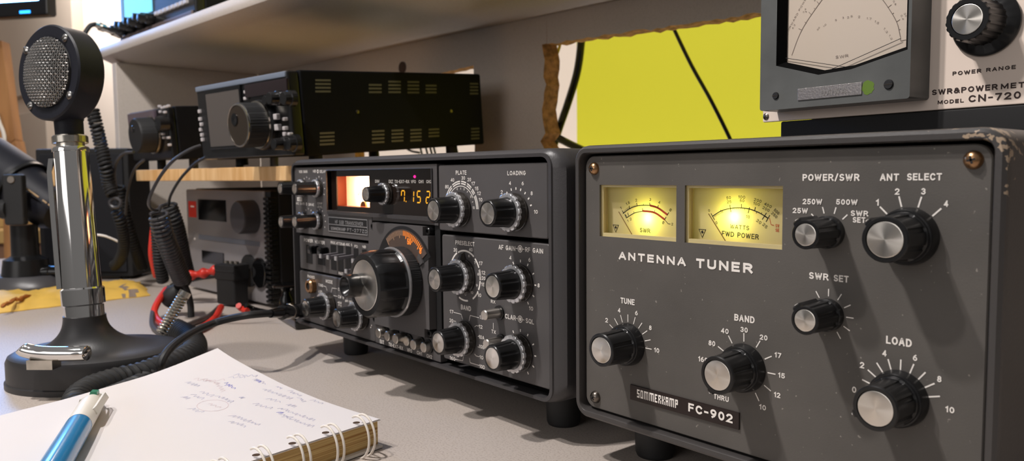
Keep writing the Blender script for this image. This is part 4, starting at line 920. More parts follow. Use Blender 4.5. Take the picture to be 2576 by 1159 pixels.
# solid part between the openings; its right edge is torn
torn = ragged((hB0, .06), (hB0, .311), 26, .006)
tin = [(u-.0075+rg.uniform(-.0012, .0012)-.0025*noise.noise(V((v*40, 0, 0))), v) for u, v in torn]
back_piece(m, [(hA1, .0002), (hB0, .0002), *torn, (hB0, .3112), (hB0, zt), (hA1, zt)], [(hA1, .0002), (hB0, .0002), *tin, (hB0, .3114), (hB0, zt), (hA1, zt)])
low = ragged((hB0+.0005, .3105), (hB1, .3000), 60, .0016)
lin_ = [(u, v + max(.0002, .0022*(noise.noise(V((u*38, 3, 0)))+.35) + rg.uniform(-.0005, .0005))*(1 if i > 9 else .12)) for i, (u, v) in enumerate(low)]
back_piece(m, [*low, (hB1, zt), (hB0, zt)], [*lin_, (hB1, zt), (hB0, zt)])
back_piece(m, [(hB0, .0002), (hB1, .0002), (hB1, zlow), (hB0, zlow)])
back_piece(m, [(hB1, .0002), (.95, .0002), (.95, zt), (hB1, zt)])
bp = obj('back_panel', m, [m_lam, m_chip], hut, smooth=0, recalc=True)
m = M(); p = Pl(dk(0, YP, 0), dk(1, 0, 0)-dk(0,0,0), (0,0,1)); u, v = p.uv(1013, 170); m.lathe([(0, .0001), (.0085, .0001), (.0085, .0012), (0, .0012)], p.pt(u, v), p.n, 24); obj('hole_plug', m, mat('brown cover cap', (70, 50, 40), .5), hut)

def struct(name, m, mats, **k):
    o = obj(name, m, mats, **k); o['kind'] = 'structure'; return o
YW = .85
m = M()
xl = Pl(dk(0, YW, 0), dk(1,0,0)-dk(0,0,0), (0,0,1)).uv(1451, 240)[0]
m.box(-5.0, xl, YW, YW+.05, -.72, 2.0, T=T); wb = struct('wall_back', m, m_wall, smooth=0)
m = M(); m.box(xl, 1.9, YW, YW+.05, -.72, 2.0, T=T); struct('wall_right', m, m_lime, smooth=0)
m_wall_shade = mat('greige wall shade', (176, 162, 147), .8)  # shade on the cream wall, put into added boards of darker colour
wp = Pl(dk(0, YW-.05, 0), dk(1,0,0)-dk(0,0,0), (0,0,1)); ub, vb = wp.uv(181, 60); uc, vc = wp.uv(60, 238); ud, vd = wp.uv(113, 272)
m = M(); m.box(-5.0, ub, YW-.05, YW, vc, 2.0, .004, T=T); struct('shade_board_1', m, m_wall_shade)
m = M(); m.box(-5.0, ud, YW-.05, YW, -.72, vd, .004, T=T); struct('shade_board_2', m, m_wall_shade)
m = M(); m.box(-5.05, -5.0, -1.9, YW+.05, -.72, 2.0, T=T); struct('wall_left', m, m_wall, smooth=0)
m = M(); m.box(-5.0, 1.9, -2.2, YW, -.76, -.7205, T=T); struct('floor', m, mat('brown floor', (110, 84, 66), .6, var=(8, .15)), smooth=0)
# ------------------------------------------------------------------ black transceiver on the riser board
m = M(); BZ0, BZ1 = .1512, .1660
bx0 = Pl(dk(0, .036, 0), dk(1,0,0)-dk(0,0,0), (0,0,1)).uv(342, 435)[0]
m.box(bx0, -.012, .036, .30, BZ0, BZ1, .001, T=T)
rb = root('riser_board', 'pale pine board carrying the two black transceivers', 'board', dk(-.3, .17, 0))
obj('board', m, m_wood, rb)
for x, y in ((bx0+.011, .265), (-.075, .265)):
    m = M(); m.box(x-.010, x+.010, y-.02, y+.02, .0002, BZ0-.0002, .001, T=T); obj('leg', m, m_lam, rb)
def frame(o, yaw, pitch):
    ex = V((math.cos(yaw), math.sin(yaw), 0)); ey = V((-math.sin(yaw)*math.cos(pitch), math.cos(yaw)*math.cos(pitch), math.sin(pitch))); ez = ex.cross(ey)
    mw = Matrix((ex, ey, ez)).transposed().to_4x4(); mw.translation = o; return mw, ex, ey, ez
m_body = mat('satin black steel', (13, 13, 15), .6, spec=.15, bump=(1200, .1, .0002))
m_screen = mat('lcd glass grey reflection', (88, 82, 78), .25, spec=.6)  # grey reflection put into the glass colour
m_vent_light = mat('grey gold vent light', (96, 92, 70), .6)
def lathe_at(m, prof, P3, axis, n=40, rf=None): return m.lathe(prof, P3, axis, n, rf)
def build_main():
    o = dep(745, 395, .76); W, H, D = .229, .0845, .262
    mw, ex, ey, ez = frame(o, R(6.8), R(4.0)); mw.translation = o
    # base of the thing: front right bottom corner of the cabinet
    t = root('digital_transceiver', 'wide black transceiver with a big tuning dial on the pine board', 'radio', mw=mw)
    P = Pl(o, ex, ez); k = 2576/760; c = lambda x, y: (480+x/k, 150+y/k); W = -P.uv(504, 300)[0]
    m = M(); m.box(-W+.002, 0, .012, D, 0, H, .0022); obj('cabinet', m, m_body, t, local=True)
    # vents in the right side; light seen through the slots is painted grey-gold
    S = Pl(o, ey, ez)
    def vent(x, y, w_, n=4, dy=32):
        m = M()
        for i in range(n):
            u, v = S.uv(*c(x, y+i*dy)); u2, _ = S.uv(*c(x+w_, y+i*dy)); m.box(-.0006, .00025, u, u2, v-.0010, v+.0010)
        obj('vent', m, m_vent_light, t, local=True, smooth=0)
    vent(1062, 175, 130); vent(1100, 628, 125); vent(1518, 215, 108, 3, 31); vent(1685, 187, 105, 4, 30); vent(1848, 190, 98, 4, 30); vent(2002, 221, 92, 3, 29); vent(1545, 611, 105); vent(1712, 605, 100, 4, 30); vent(1872, 601, 95, 4, 30); vent(2028, 596, 90, 3, 29); vent(2380, 205, 70, 4, 28); vent(2390, 590, 70, 4, 28)
    for x, y in ((1421, 445), (2218, 438)):
        u, v = S.uv(*c(x, y)); m = M(); m.lathe([(0, -.0004), (.0021, -.0004), (.0018, .0008), (0, .001)], V((0, u, v)), V((1,0,0)), 20); obj('screw', m, m_gunmetal, t, local=True)
    # front bezel: left part with the screen, right part with the controls
    m = M(); m.box(-W, -.0008, -.002, .0122, .001, H-.0005, .003)
    fr = obj('front_panel', m, m_black, t, local=True)
    U = lambda x, y: P.uv(*c(x, y))
    sx0 = U(180, 500)[0]; sx1 = U(465, 500)[0]; sz0 = U(300, 735)[1]; sz1 = U(300, 275)[1]
    m = M(); m.box(sx0-.004, sx1+.002, -.0045, -.0018, sz0-.003, min(sz1+.005, H-.004), .0012); sf = obj('screen_frame', m, m_gloss, t, local=True)
    m = M(); m.box(sx0, sx1, -.0048, -.0040, sz0, sz1); obj('screen', m, m_screen, sf, local=True, smooth=0)
    # top edge strip, the monitor's blue light put into its colour
    m = M(); m.box(-W+.002, -.002, -.0035, -.0005, H-.007, H-.0015, .001); obj('top_strip', m, m_ring if False else mat('blue lit trim', (120, 130, 146), .35), t, local=True)
    ox0 = U(490, 200)[0]; ox1 = U(850, 160)[0]
    m = M(); m.box(ox0, ox1, -.0052, -.0018, H-.0215, H-.0085, .0008); obj('upper_display', m, mat('dark tinted window', (40, 30, 32), .15), t, local=True)
    m_key = mat('light grey key', (196, 190, 190), .4)
    for i, (x, y) in enumerate(((497, 275), (528, 290), (580, 280), (632, 270), (690, 260), (745, 250), (495, 330))):
        u, v = U(x, y); m = M(); m.box(u-.0028, u+.0028, -.0050, -.0018, v-.0016, v+.0016, .0006); obj('key', m, m_key, t, local=True)
    for x, y in ((100, 440), (105, 505), (115, 550), (110, 595), (120, 640), (125, 680)):
        u, v = U(x, y); m = M(); m.box(u-.0022, u+.0022, -.0048, -.0018, v-.0020, v+.0020, .0006); obj('key', m, m_key, t, local=True)
    for x, y, s in ((765, 485, 1.3), (775, 575, 1.4), (835, 505, .8), (838, 583, .9), (840, 632, .9), (880, 632, .7)):
        u, v = U(x, y); m = M(); m.box(u-.0026*s, u+.0026*s, -.0065, -.0018, v-.0022*s, v+.0022*s, .0008); obj('key', m, m_key, t, local=True)
    # main dial
    L = .030; q = Pl(o - ey*L, ex, ez).uv(*c(415, 560)); oc = V((q[0]-.001, -.002, q[1])); ax = V((0,-1,0))
    m = M(); m.lathe([(0, 0), (.0260, 0), (.0260, .004), (.0245, .0065), (.0232, .0070), (0, .0070)], oc, ax, 64); dl = obj('main_dial', m, m_black, t, local=True)
    m = M(); m.lathe([(.019, .0071), (.0240, .0071), (.0240, .0088), (.019, .0088), (.019, .0071)], oc, ax, 64); obj('ring', m, m_chrome_worn, dl, local=True)
    m = M(); m.lathe([(0, .0089), (.0222, .0089), (.0222, .0272), (.0214, .0280), (0, .0280)], oc, ax, 160, lambda a, kk: .985 if kk in (1, 2) and int(a*80/PI) % 2 else 1); obj('grip', m, m_black_rough, dl, local=True)
    m = M(); m.lathe([(.0195, .0281), (.0214, .0281), (.0214, .0290), (.0198, .0293), (.0195, .0281)], oc, ax, 64); obj('rim', m, m_chrome_worn, dl, local=True)
    m = M(); m.lathe([(0, .0281), (.0194, .0281), (.0194, .0288), (0, .0288)], oc, ax, 64); fc = obj('face', m, mat('smoked metal face', (74, 64, 54), .3, .6), dl, local=True)
    m = M(); cc = oc + ax*.0289 + V((-.006, 0, .006)); m.lathe([(0, 0), (.0062, 0), (.0062, .0006), (.0052, .0008), (0, .0002)], cc, ax, 32); obj('finger_dimple', m, m_gloss, dl, local=True)
    for x, y, r_, LL in ((680, 330, .0075, .016), (800, 330, .0078, .012), (640, 345, .006, .010), (720, 720, .0068, .018), (835, 715, .0085, .012)):
        u, v = Pl(o - ey*LL, ex, ez).uv(*c(x, y)); m = M(); m.lathe([(0, 0), (r_, 0), (r_, LL*.45), (r_*.85, LL*.5), (r_*.8, LL-.001), (r_*.72, LL), (0, LL)], V((u, -.002, v)), ax, 48, lambda a, kk: .96 if 2 <= kk <= 4 and int(a*16/PI) % 2 else 1)
        obj('control_knob', m, m_black, t, local=True)
    for x in (-W+.02, -.02):
        m = M(); m.lathe([(0, -.0002), (.007, -.0002), (.007, -.0078), (0, -.0078)], V((x, .035, 0)), V((0,0,1)), 24); obj('foot', m, m_black_rough, t, local=True)
        m = M(); m.lathe([(0, -.0002), (.007, -.0002), (.007, -.0205), (0, -.0205)], V((x, .225, 0)), V((0,0,1)), 24); obj('foot', m, m_black_rough, t, local=True)
    # microphone socket plug on the left edge of the front
    return t
build_main()
def build_compact():
    """compact transceiver at the left end of the board"""
    o = dep(443, 402, 1.02); W, H, D = .167, .070, .18
    mw, ex, ey, ez = frame(o, R(6.0), R(4.0))
    t = root('compact_transceiver', 'small black transceiver with one large dial at the left end of the pine board', 'radio', mw=mw)
    P = Pl(o, ex, ez); k = 2140/480; c = lambda x, y: (300+x/k, 220+y/k); U = lambda x, y: P.uv(*c(x, y))
    x0 = U(150, 500)[0]; W = -x0
    m = M(); m.box(x0, 0, .006, D, 0, H, .002); obj('cabinet', m, m_body, t, local=True)
    m = M(); m.box(x0+.001, -.001, -.004, .0062, .001, H-.001, .003); obj('front_panel', m, m_black, t, local=True)
    m = M(); a, b = U(150, 300)[0], U(450, 250)[0]; m.box(a+.002, b, -.0085, -.0038, H-.020, H-.003, .001); obj('screen', m, mat('mauve grey screen', (92, 80, 88), .3), t, local=True)
    ax = V((0,-1,0)); L = .03; u, v = Pl(o-ey*L, ex, ez).uv(*c(180, 540)); oc = V((u, -.004, v))
    m = M(); m.lathe([(0, 0), (.0245, 0), (.0245, .003), (.022, .006), (0, .006)], oc, ax, 48); g = obj('main_dial', m, m_black, t, local=True)
    m = M(); m.lathe([(0, .0061), (.0238, .0061), (.0232, .024), (.0215, .0265), (0, .0265)], oc, ax, 96, lambda a, kk: .985 if kk in (1, 2) and int(a*48/PI) % 2 else 1); obj('grip', m, m_black_rough, g, local=True)
    m = M(); m.lathe([(.0225, .0030), (.0252, .0030), (.0252, .0055), (.0225, .0055), (.0225, .0030)], oc, ax, 48); obj('ring', m, m_chrome_worn, g, local=True)
    m = M(); cc = oc + ax*.0266 + V((-.004, 0, .009)); m.lathe([(0, 0), (.005, 0), (.004, .001), (0, .0012)], cc, ax, 24); obj('finger_dimple', m, m_gloss, g, local=True)
    mk = MATS['light grey key']
    for x, y in ((500, 210), (530, 225), (565, 215), (600, 205), (510, 270), (560, 275), (405, 670), (490, 650), (612, 640), (550, 560), (600, 560), (540, 520)):
        u, v = U(x, y); m = M(); m.box(u-.0028, u+.0028, -.0072, -.0038, v-.0016, v+.0016, .0006); obj('key', m, mk, t, local=True)
    u, v = U(570, 400); m = M(); m.lathe([(0, 0), (.010, 0), (.0095, .012), (0, .0125)], V((u, -.004, v)), ax, 40); obj('control_knob', m, m_black, t, local=True)
    for x in (x0+.015, -.015):
        for y, h in ((.03, .0), (.15, .010)):
            q = mw @ V((x, y, 0)); m = M(); m.lathe([(0, 0), (.006, 0), (.006, q.z-BZ1+.0005), (0, q.z-BZ1+.0005)], V((q.x, q.y, BZ1)), V((0,0,1)), 20); obj('foot', m, m_black_rough, t)
    return t
build_compact()

# ------------------------------------------------------------------ power supply under the board
def build_psu():
    pR = atz(672, 766, .0035); pL = atz(485, 719, .0035)
    fx = dk(1, 0, 0) - dk(0, 0, 0); ex = V(fx).normalized(); W = (pR-pL).dot(ex); H = .140; D = .20
    mw, ex, ey, ez = frame(V((pR.x, pR.y, 0)), TH, 0)
    t = root('power_supply', 'charcoal power supply with a red badge below the pine board', 'power supply', mw=mw)
    o = V((pR.x, pR.y, 0)); P = Pl(o, ex, ez); k = 1132/420; c = lambda x, y: (340+x/k, 430+y/k); U = lambda x, y: P.uv(*c(x, y))
    m_psu = mat('glossy charcoal plastic', (134, 130, 131), .22, spec=.6)
    m = M(); m.box(-W+.002, .013, .012, D, .004, H, .002); obj('cabinet', m, m_dark, t, local=True)
    m = M(); m.box(-W, 0, 0, .012, .0035, H-.001, .002); obj('front_panel', m, m_psu, t, local=True)
    # finned side strip
    m = M()
    for i in range(22): z = .006+i*.0058; m.box(.0012, .0135, -.002, .0095, z, z+.0036, .0008)
    m.box(0.0004, .0125, .002, .012, .004, H-.002, .0005); obj('heat_sink', m, m_black, t, local=True)
    x0, z1 = U(362, 203); x1, z0 = U(417, 315); m = M(); m.box(x0, x1, -.0006, .0005, z0, z1, .0003); rb_ = obj('badge', m, mat('red badge', (205, 52, 34), .45), t, local=True)
    m = M(); FPP = Pl(o - ey*.0006, ex, ez); u, v = FPP.uv(*c(388, 240)); m.stroke(FPP, [(u-.0055, v), (u+.0055, v)], .0022); obj('badge_stripe', m, m_white, rb_, smooth=0)
    for a, b, mm in (((428, 190), (620, 345), m_gloss), ((455, 535), (605, 640), m_gloss)):
        x0, z1 = U(*a); x1, z0 = U(*b); m = M(); m.box(x0, x1, -.0010, .0005, z0, z1, .0004); obj('meter_window', m, mm, t, local=True)
    x0, z1 = U(432, 425); x1, z0 = U(845, 500); z1 = (U(432, 425)[1]+U(845, 485)[1])/2; m = M(); m.box(x0, x1, -.0008, .0005, z1-.006, z1, .0003); obj('stripe', m, mat('blue grey stripe', (104, 108, 118), .4), t, local=True)
    ax = V((0,-1,0)); L = .020; u, v = Pl(o-ey*L, ex, ez).uv(*c(690, 315)); m = M(); m.lathe([(0, 0), (.0205, 0), (.0200, L-.002), (.0185, L), (0, L)], V((u, 0, v)), ax, 64, lambda a, kk: .985 if kk in (1, 2) and int(a*40/PI) % 2 else 1); obj('control_knob', m, mat('dark grey knob plastic', (62, 60, 62), .4), t, local=True)
    u, v = U(780, 675); m = M(); m.lathe([(0, 0), (.0200, 0), (.0200, .003), (.016, .004), (0, .002)], V((u, 0, v)), ax, 48); obj('speaker_grille', m, m_black_rough, t, local=True)
    u, v = U(862, 690); m = M(); m.lathe([(0, 0), (.0180, 0), (.0180, .003), (.015, .004), (0, .002)], V((u-.004, 0, v)), ax, 48); obj('socket', m, m_gloss, t, local=True)
    u, v = U(405, 460); m = M(); m.lathe([(0, 0), (.0016, 0), (.001, .001), (0, .0012)], V((u, 0, v)), ax, 16); obj('indicator_lamp', m, m_white, t, local=True)
    for x in (-W+.02, -.01):
        for y in (.02, D-.02):
            m = M(); m.lathe([(0, 0), (.007, 0), (.007, .0042), (0, .0042)], V((x, y, 0)), V((0,0,1)), 20); obj('foot', m, m_black_rough, t, local=True)
    return t
build_psu()

# ------------------------------------------------------------------ radio on the upper shelf
def build_shelf_radio():
    zs = .3746
    o = atz(308, 112, zs+.006); o = V((o.x+.001, o.y, zs)); 
    mw, ex, ey, ez = frame(o, TH, R(0)); t = root('shelf_transceiver', 'black transceiver with a lit blue screen standing on the upper shelf', 'radio', mw=mw)
    W, H, D = .30, .10, .20
    q = undk(o); 
    m = M(); m.box(.004, W, .014, D, .012, H, .003); obj('cabinet', m, m_body, t, local=True)
    m = M(); m.box(0, W, 0, .0145, .008, H+.004, .003); fr = obj('front_panel', m, m_black, t, local=True)
    m = M(); m.box(.001, W-.004, -.004, .0005, .006, .018, .002); obj('lower_trim', m, mat('grey brown trim', (96, 84, 84), .5), t, local=True)
    P = Pl(o, ex, ez); U = lambda px, py: P.uv(px, py)
    m = M(); m.box(.020, .14, -.0016, .0005, .040, H, .0006)
    obj('screen', m, mat('lit blue screen', (60, 140, 170), .2, emit=(130, 215, 250), estr=1.1), t, local=True)
    m = M(); m.box(.003, .016, -.002, .0005, .022, H, .001); obj('side_trim', m, mat('pale blue trim', (120, 156, 186), .4), t, local=True)
    ax = V((0,-1,0))
    for i in range(7):
        x = .012+i*.021; z = .0270 + (0 if i % 2 == 0 else .004); m = M(); m.lathe([(0, 0), (.0085, 0), (.008, .012), (.006, .014), (.0055, .024), (0, .0245)], V((x+.006, 0, z)), ax, 32, lambda a, kk: .95 if 1 <= kk <= 4 and int(a*10/PI) % 2 else 1); obj('control_knob', m, m_black, t, local=True)
    mk = MATS['light grey key']
    for i in range(8): m = M(); m.box(.155+i*.016, .166+i*.016, -.004, .0005, .030, .036, .0008); obj('key', m, mk, t, local=True)
    for x in (.02, W-.03):
        for y in (.03, D-.03): m = M(); m.lathe([(0, 0), (.008, 0), (.008, .0125), (0, .0125)], V((x, y, 0)), V((0,0,1)), 20); obj('foot', m, m_black_rough, t, local=True)
    m = M(); m.box(.06, W-.02, .001, .004, .0005, .0062, .0008); obj('tilt_bail', m, m_gloss, t, local=True)
    # microphone plug in its front and the lead hanging behind the silver microphone
    pl = root('microphone_lead', 'thin dark lead with a silver plug in the shelf radio', 'cable', dep(300, 72, depth_of(o)-.03))
    a = mw @ V((.004, -.0045, .021)); d0 = depth_of(a)
    b = dep(238, 61, d0-.045); dr = (b-a).normalized(); L = (b-a).length
    m = M(); m.lathe([(0, 0), (.0065, 0), (.0065, L*.3), (.0050, L*.32), (.0050, L*.62), (.0068, L*.64), (.0068, L*.8), (.0045, L*.85), (.0040, L), (0, L)], a, dr, 32); obj('plug', m, m_chrome_worn, pl)
    m = M(); m.tube(bez([b, dep(226, 66, d0-.05), dep(214, 84, d0-.055), dep(207, 110, d0-.06), dep(205, 160, d0-.06), dep(215, 230, d0-.065), dep(232, 285, d0-.07)], 6), .0036, 8); obj('lead', m, m_black_rough, pl)
    return t
def depth_of(p): return (V(p)-CAM).dot(CF)
build_shelf_radio()

# ------------------------------------------------------------------ monitor, far left
def build_monitor():
    D0 = 1.75; br = dep(120, 38, D0)
    yaw = R(38); ex = V((math.cos(yaw), math.sin(yaw), 0)); n = ex.cross(V((0,0,1))); o = br
    mw = Matrix((ex, -n, V((0,0,1)))).transposed().to_4x4(); mw.translation = o
    t = root('computer_monitor', 'black computer monitor with a bright screen and blue power light at the far left', 'monitor', mw=mw)
    W, H = .48, .30
    m = M(); m.box(-W, 0, 0, .03, 0, H, .006); obj('housing', m, m_black, t, local=True)
    m = M(); m.box(-W+.014, -.022, -.0008, .0005, .034, H-.012); obj('screen', m, mat('lit white screen', (200, 220, 230), .3, emit=(105, 170, 255), estr=26.0), t, local=True, smooth=0)
    P = Pl(o, ex, (0,0,1)); u, v = P.uv(63, 30)
    m = M(); m.box(u-.014, u+.014, -.0012, .0005, v-.003, v+.003, .0005); obj('power_light', m, mat('blue power light', (20, 90, 255), .3, emit=(40, 150, 255), estr=4.0), t, local=True)
    far = mw.inverted() @ dk(undk(o).x-.30, YW, o.z+.21)
    m = M(); m.box(-W*.5-.06, -W*.5+.06, .0302, .045, .15, .27, .004); q = lambda y: [V((-W*.5+i*.02 + (far.x+W*.5)*(y-.045)/(far.y-.045), y, .21+j*.02)) for i, j in ((-1,-1),(1,-1),(1,1),(-1,1))]
    m.loft([q(.044), q(far.y-.03)]); obj('wall_arm', m, m_black, t, local=True)
build_monitor()
# ------------------------------------------------------------------ silver and black desk microphone
m_mic = mat('blue black crackle paint', (27, 28, 36), .5, spec=.3, bump=(1400, .3, .0003))
m_base = mat('black cast base', (44, 43, 44), .42, bump=(1200, .2, .0003))
def build_mic():
    sx = atz(213, 792, .0515)              # foot of the chrome stem
    bc, a_, b_, th = V((-.0135, -.1592, 0)), .0640, .0535, 1.0887
    t = root('desk_microphone', 'chrome stemmed desk microphone with a round wire mesh head and black base', 'microphone', bc)
    eu, ew = V((math.cos(th), math.sin(th), 0)), V((-math.sin(th), math.cos(th), 0))
    def ring(sc_a, sc_b, z, c=bc, n=64): return [V((c.x, c.y, z)) + eu*(sc_a*math.cos(2*PI*i/n)) + ew*(sc_b*math.sin(2*PI*i/n)) for i in range(n)]
    loops = [ring(a_, b_, .0), ring(a_, b_, .004), ring(a_-.0012, b_-.0012, .0046), ring(a_-.0012, b_-.0012, .0190), ring(a_-.0028, b_-.0028, .0226), ring(a_-.0065, b_-.0065, .0246), ring(a_-.013, b_-.013, .0254)]
    for k in range(1, 15):                      # concave flare up to the stem
        s = k/14; rr_ = (1-s)**2.1
        ra = .0147 + (a_-.013-.0147)*rr_; rb = .0147 + (b_-.013-.0147)*rr_
        loops.append(ring(ra, rb, .0254 + .0262*(s**1.55), bc.lerp(V((sx.x, sx.y, 0)), 1-rr_)))
    m = M(); m.loft(loops); obj('base', m, m_base, t)
    # leaning stem
    top = dep(178, 371, depth_of(sx)-.0005); ax = (top-sx).normalized(); L = (top-sx).length
    m = M(); m.lathe([(0, -.001), (.0138, -.001), (.0138, .0075), (.0151, .0085), (.0151, .0200), (.0140, .0212), (.0135, .0213)] + [(.0135-.0016*i/6, .0213+(L-.0250)*i/6) for i in range(1, 7)] + [(.0129, L-.0036), (.0129, L-.0012), (.0122, L), (0, L)], sx, ax, 72)
    st = obj('stem', m, m_chrome, t)
    # press bar running up the side of the stem
    side = -(CR*.97 + CF*.25); side = (side-ax*side.dot(ax)).normalized()
    m = M(); w2 = ax.cross(side).normalized()
    bar = []
    for tt in (.0215, .05, .08, L-.018, L-.008):
        c = sx + ax*tt + side*(.0156 if tt < L-.01 else .0138); hw = .0036
        bar.append([c+w2*hw+side*.0012, c-w2*hw+side*.0012, c-w2*hw-side*.0022, c+w2*hw-side*.0022])
    m.loft(bar); obj('press_bar', m, m_chrome, t)
    m = M(); m.lathe([(0, L+.0002), (.0098, L+.0002), (.0098, L+.003), (.0124, L+.0032), (.0124, L+.0080), (.0115, L+.0090), (0, L+.0105)], sx, ax, 96, lambda a, k: .985 if 3 <= k <= 4 and int(a*40/PI) % 2 else 1); obj('collar', m, m_chrome_worn, t, label='knurled nickel collar')
    neck0 = L+.0091; m = M(); m.lathe([(0, neck0), (.0098, neck0), (.0100, neck0+.011), (.0106, neck0+.012), (.0106, neck0+.0155), (.0088, neck0+.018), (.0078, neck0+.020), (.0078, neck0+.026), (0, neck0+.026)], sx, ax, 48); obj('neck', m, m_mic, t)
    # head
    D0 = depth_of(sx); f0 = dep(125, 183, D0-.012)
    hd = R(-66); nrm = V((math.cos(hd), math.sin(hd), .06)).normalized(); hax = -nrm
    back = f0
    hr = .0358
    m = M(); m.lathe([(0, .0), (.0262, .0), (.0264, -.0012), (.0285, -.0016), (hr-.0012, -.0016), (hr, -.0004), (hr, .0178), (hr-.0016, .0200), (hr-.004, .0210), (0, .0210)], f0, hax, 96); h = obj('head', m, m_mic, t)
    e1 = V((0,0,1)); e1 = (e1 - nrm*e1.dot(nrm)).normalized(); e1 = (e1*math.cos(R(-3)) + nrm.cross(e1)*math.sin(R(-3))).normalized(); e2 = nrm.cross(e1)
    m = M(); m.lathe([(0, 0), (.0262, 0), (.0250, .0014), (0, .0040)], f0, nrm, 64); obj('grille_backing', m, mat('dark grille cloth', (34, 32, 32), .8), h)
    # woven wire mesh, slightly domed
    m = M(); rad = .0262; pitch = .0021; nw = int(rad/pitch)
    def dome(x, y): return .0030 + .0038*(1-(x*x+y*y)/(rad*rad))
    for fam in (0, 1):
        for i in range(-nw, nw+1):
            q = i*pitch
            if abs(q) >= rad*.985: continue
            half = math.sqrt(rad*rad-q*q); n_ = max(6, int(2*half/(pitch/2))); pts = []
            for j in range(n_+1):
                s = -half + 2*half*j/n_
                wv = math.cos(PI*s/pitch + (PI if (i+fam) % 2 else 0))*.00042
                x, y = (s, q) if fam == 0 else (q, s)
                pts.append(f0 + e2*x + e1*y + nrm*(dome(x, y) + wv))
            m.tube(pts, .00046, 5)
    obj('grille', m, m_steel, h, label='woven steel wire mesh')
    for a in (33, 127, 213, 307):
        a = R(a); c = f0 + (e2*math.cos(a) + e1*math.sin(a))*.0312 + nrm*.0014
        m = M(); m.lathe([(0, 0), (.0030, 0), (.0030, .0008), (.0020, .0016), (0, .0018)], c, nrm, 24); s = obj('screw', m, m_steel, h)
        d = (e2*math.cos(a+.6)+e1*math.sin(a+.6)); q = nrm.cross(d)
        m = M(); m.loft([[c+nrm*.0012+d*i*.0028+q*j*.0003 for i, j in ((-1,-1),(1,-1),(1,1),(-1,1))], [c+nrm*.0019+d*i*.0020+q*j*.0003 for i, j in ((-1,-1),(1,-1),(1,1),(-1,1))]]); obj('slot', m, m_gunmetal, s)
    # talk lever on the base: chrome bar on a block
    z = .0305; l0 = atz(55, 884, .034); l1 = atz(112, 893, .0325); l2 = atz(222, 889, .0325)
    pts = bez([atz(54, 872, .0385), atz(64, 880, .0362), atz(90, 886, .0345), atz(130, 889, .034), atz(175, 889, .034), atz(210, 888, .034), atz(222, 888, .034)], 14)
    m = M(); n_ = len(pts); m.tube(pts, [.0052*math.sqrt(max(0, 1-(1-min(1, (.15+min(i, n_-1-i))/6))**2)) for i in range(n_)], 28); tl = obj('talk_lever', m, m_chrome, t)
    c = atz(105, 905, .0305); d = (pts[-1]-pts[0]); d.z = 0; d.normalize(); q = V((-d.y, d.x, 0))
    m = M(); c = pts[int(n_*.42)]; cz = lambda z, s: [V((c.x, c.y, 0)) + d*i*.0092*s + q*j*.0050 + V((0,0,z)) for i, j in ((-1,-1),(1,-1),(1,1),(-1,1))]
    m.loft([cz(.0235, 1), cz(.0300, 1)]); obj('lever_block', m, m_chrome_worn, tl)
    # spring strain relief and rubber boot at the back of the base
    p0 = atz(405, 838, .0225); p1 = dep(466, 735, depth_of(p0)+.01)
    path = [p0.lerp(p1, i/20) for i in range(21)]
    m = M(); m.tube(coil(path, .0042, .0026, 12), .00095, 6); sp = obj('strain_spring', m, mat('nickel spring', (222, 214, 196), .3, 1.0), t, label='nickel strain relief spring')
    m = M(); m.tube([p0, p1], .0032, 12); m.tube([p1.lerp(p0, .10), p1 + (p1-p0)*.02], .0052, 14); obj('spring_sleeve', m, m_chrome_worn, sp)
    return t, p0, p1, sx
mic, sp0, sp1, stem0 = build_mic()

# ------------------------------------------------------------------ coiled microphone cord
def build_cord():
    t = mic
    zc = .0112; g = lambda px, py, z=zc: atz(px, py, z)
    big = bez([g(442, 830, .014), g(478, 850, .014), g(488, 880, .013), g(462, 903, .013), g(410, 925, .0125), g(350, 948), g(290, 962), g(232, 982), g(198, 1002), g(192, 1022), g(218, 1024), g(262, 1005, .0095), g(310, 985, .009), g(360, 962, .009), g(398, 944, .009)], 14)
    n = len(big)
    m = M(); m.tube(coil(big, lambda s: .0080 if s < .62 else (.0080-(.0030)*min(1, (s-.62)/.12)), .0058, 12), .0030, 8); t = obj('coiled_cord', m, m_black_rough, t, label='thick black coiled cord running to the transceiver')
    a = big[-1]; pj = aty(752, 783, -.022)
    lead = bez([a, g(404, 930, .022), g(408, 905, .030), g(432, 872, .036), g(480, 838, .038), g(545, 810, .040), dep(620, 793, depth_of(pj)-.04), dep(690, 787, depth_of(pj)-.015), pj + V((-.008, -.012, -.0005))], 10)
    m = M(); m.tube(lead, .0030, 10); obj('lead', m, m_black_rough, t)
    e = lead[-1]; s = aty(757, 781, -.004); ax = (s-e).normalized(); L = (s-e).length
    m = M(); m.lathe([(0, -.020), (.0034, -.020), (.0042, -.004), (.0044, 0), (.0062, .002), (.0062, L*.35), (.0056, L*.38), (.0056, L*.55), (.0064, L*.58), (.0064, L), (0, L)], e, ax, 36); pl = obj('plug', m, m_gloss, t); pl = t
    m = M(); m.lathe([(.0054, L*.40), (.0062, L*.41), (.0062, L*.44), (.0054, L*.45), (.0054, L*.40)], e, ax, 36); obj('plug_ring', m, m_gunmetal, pl)
build_cord()

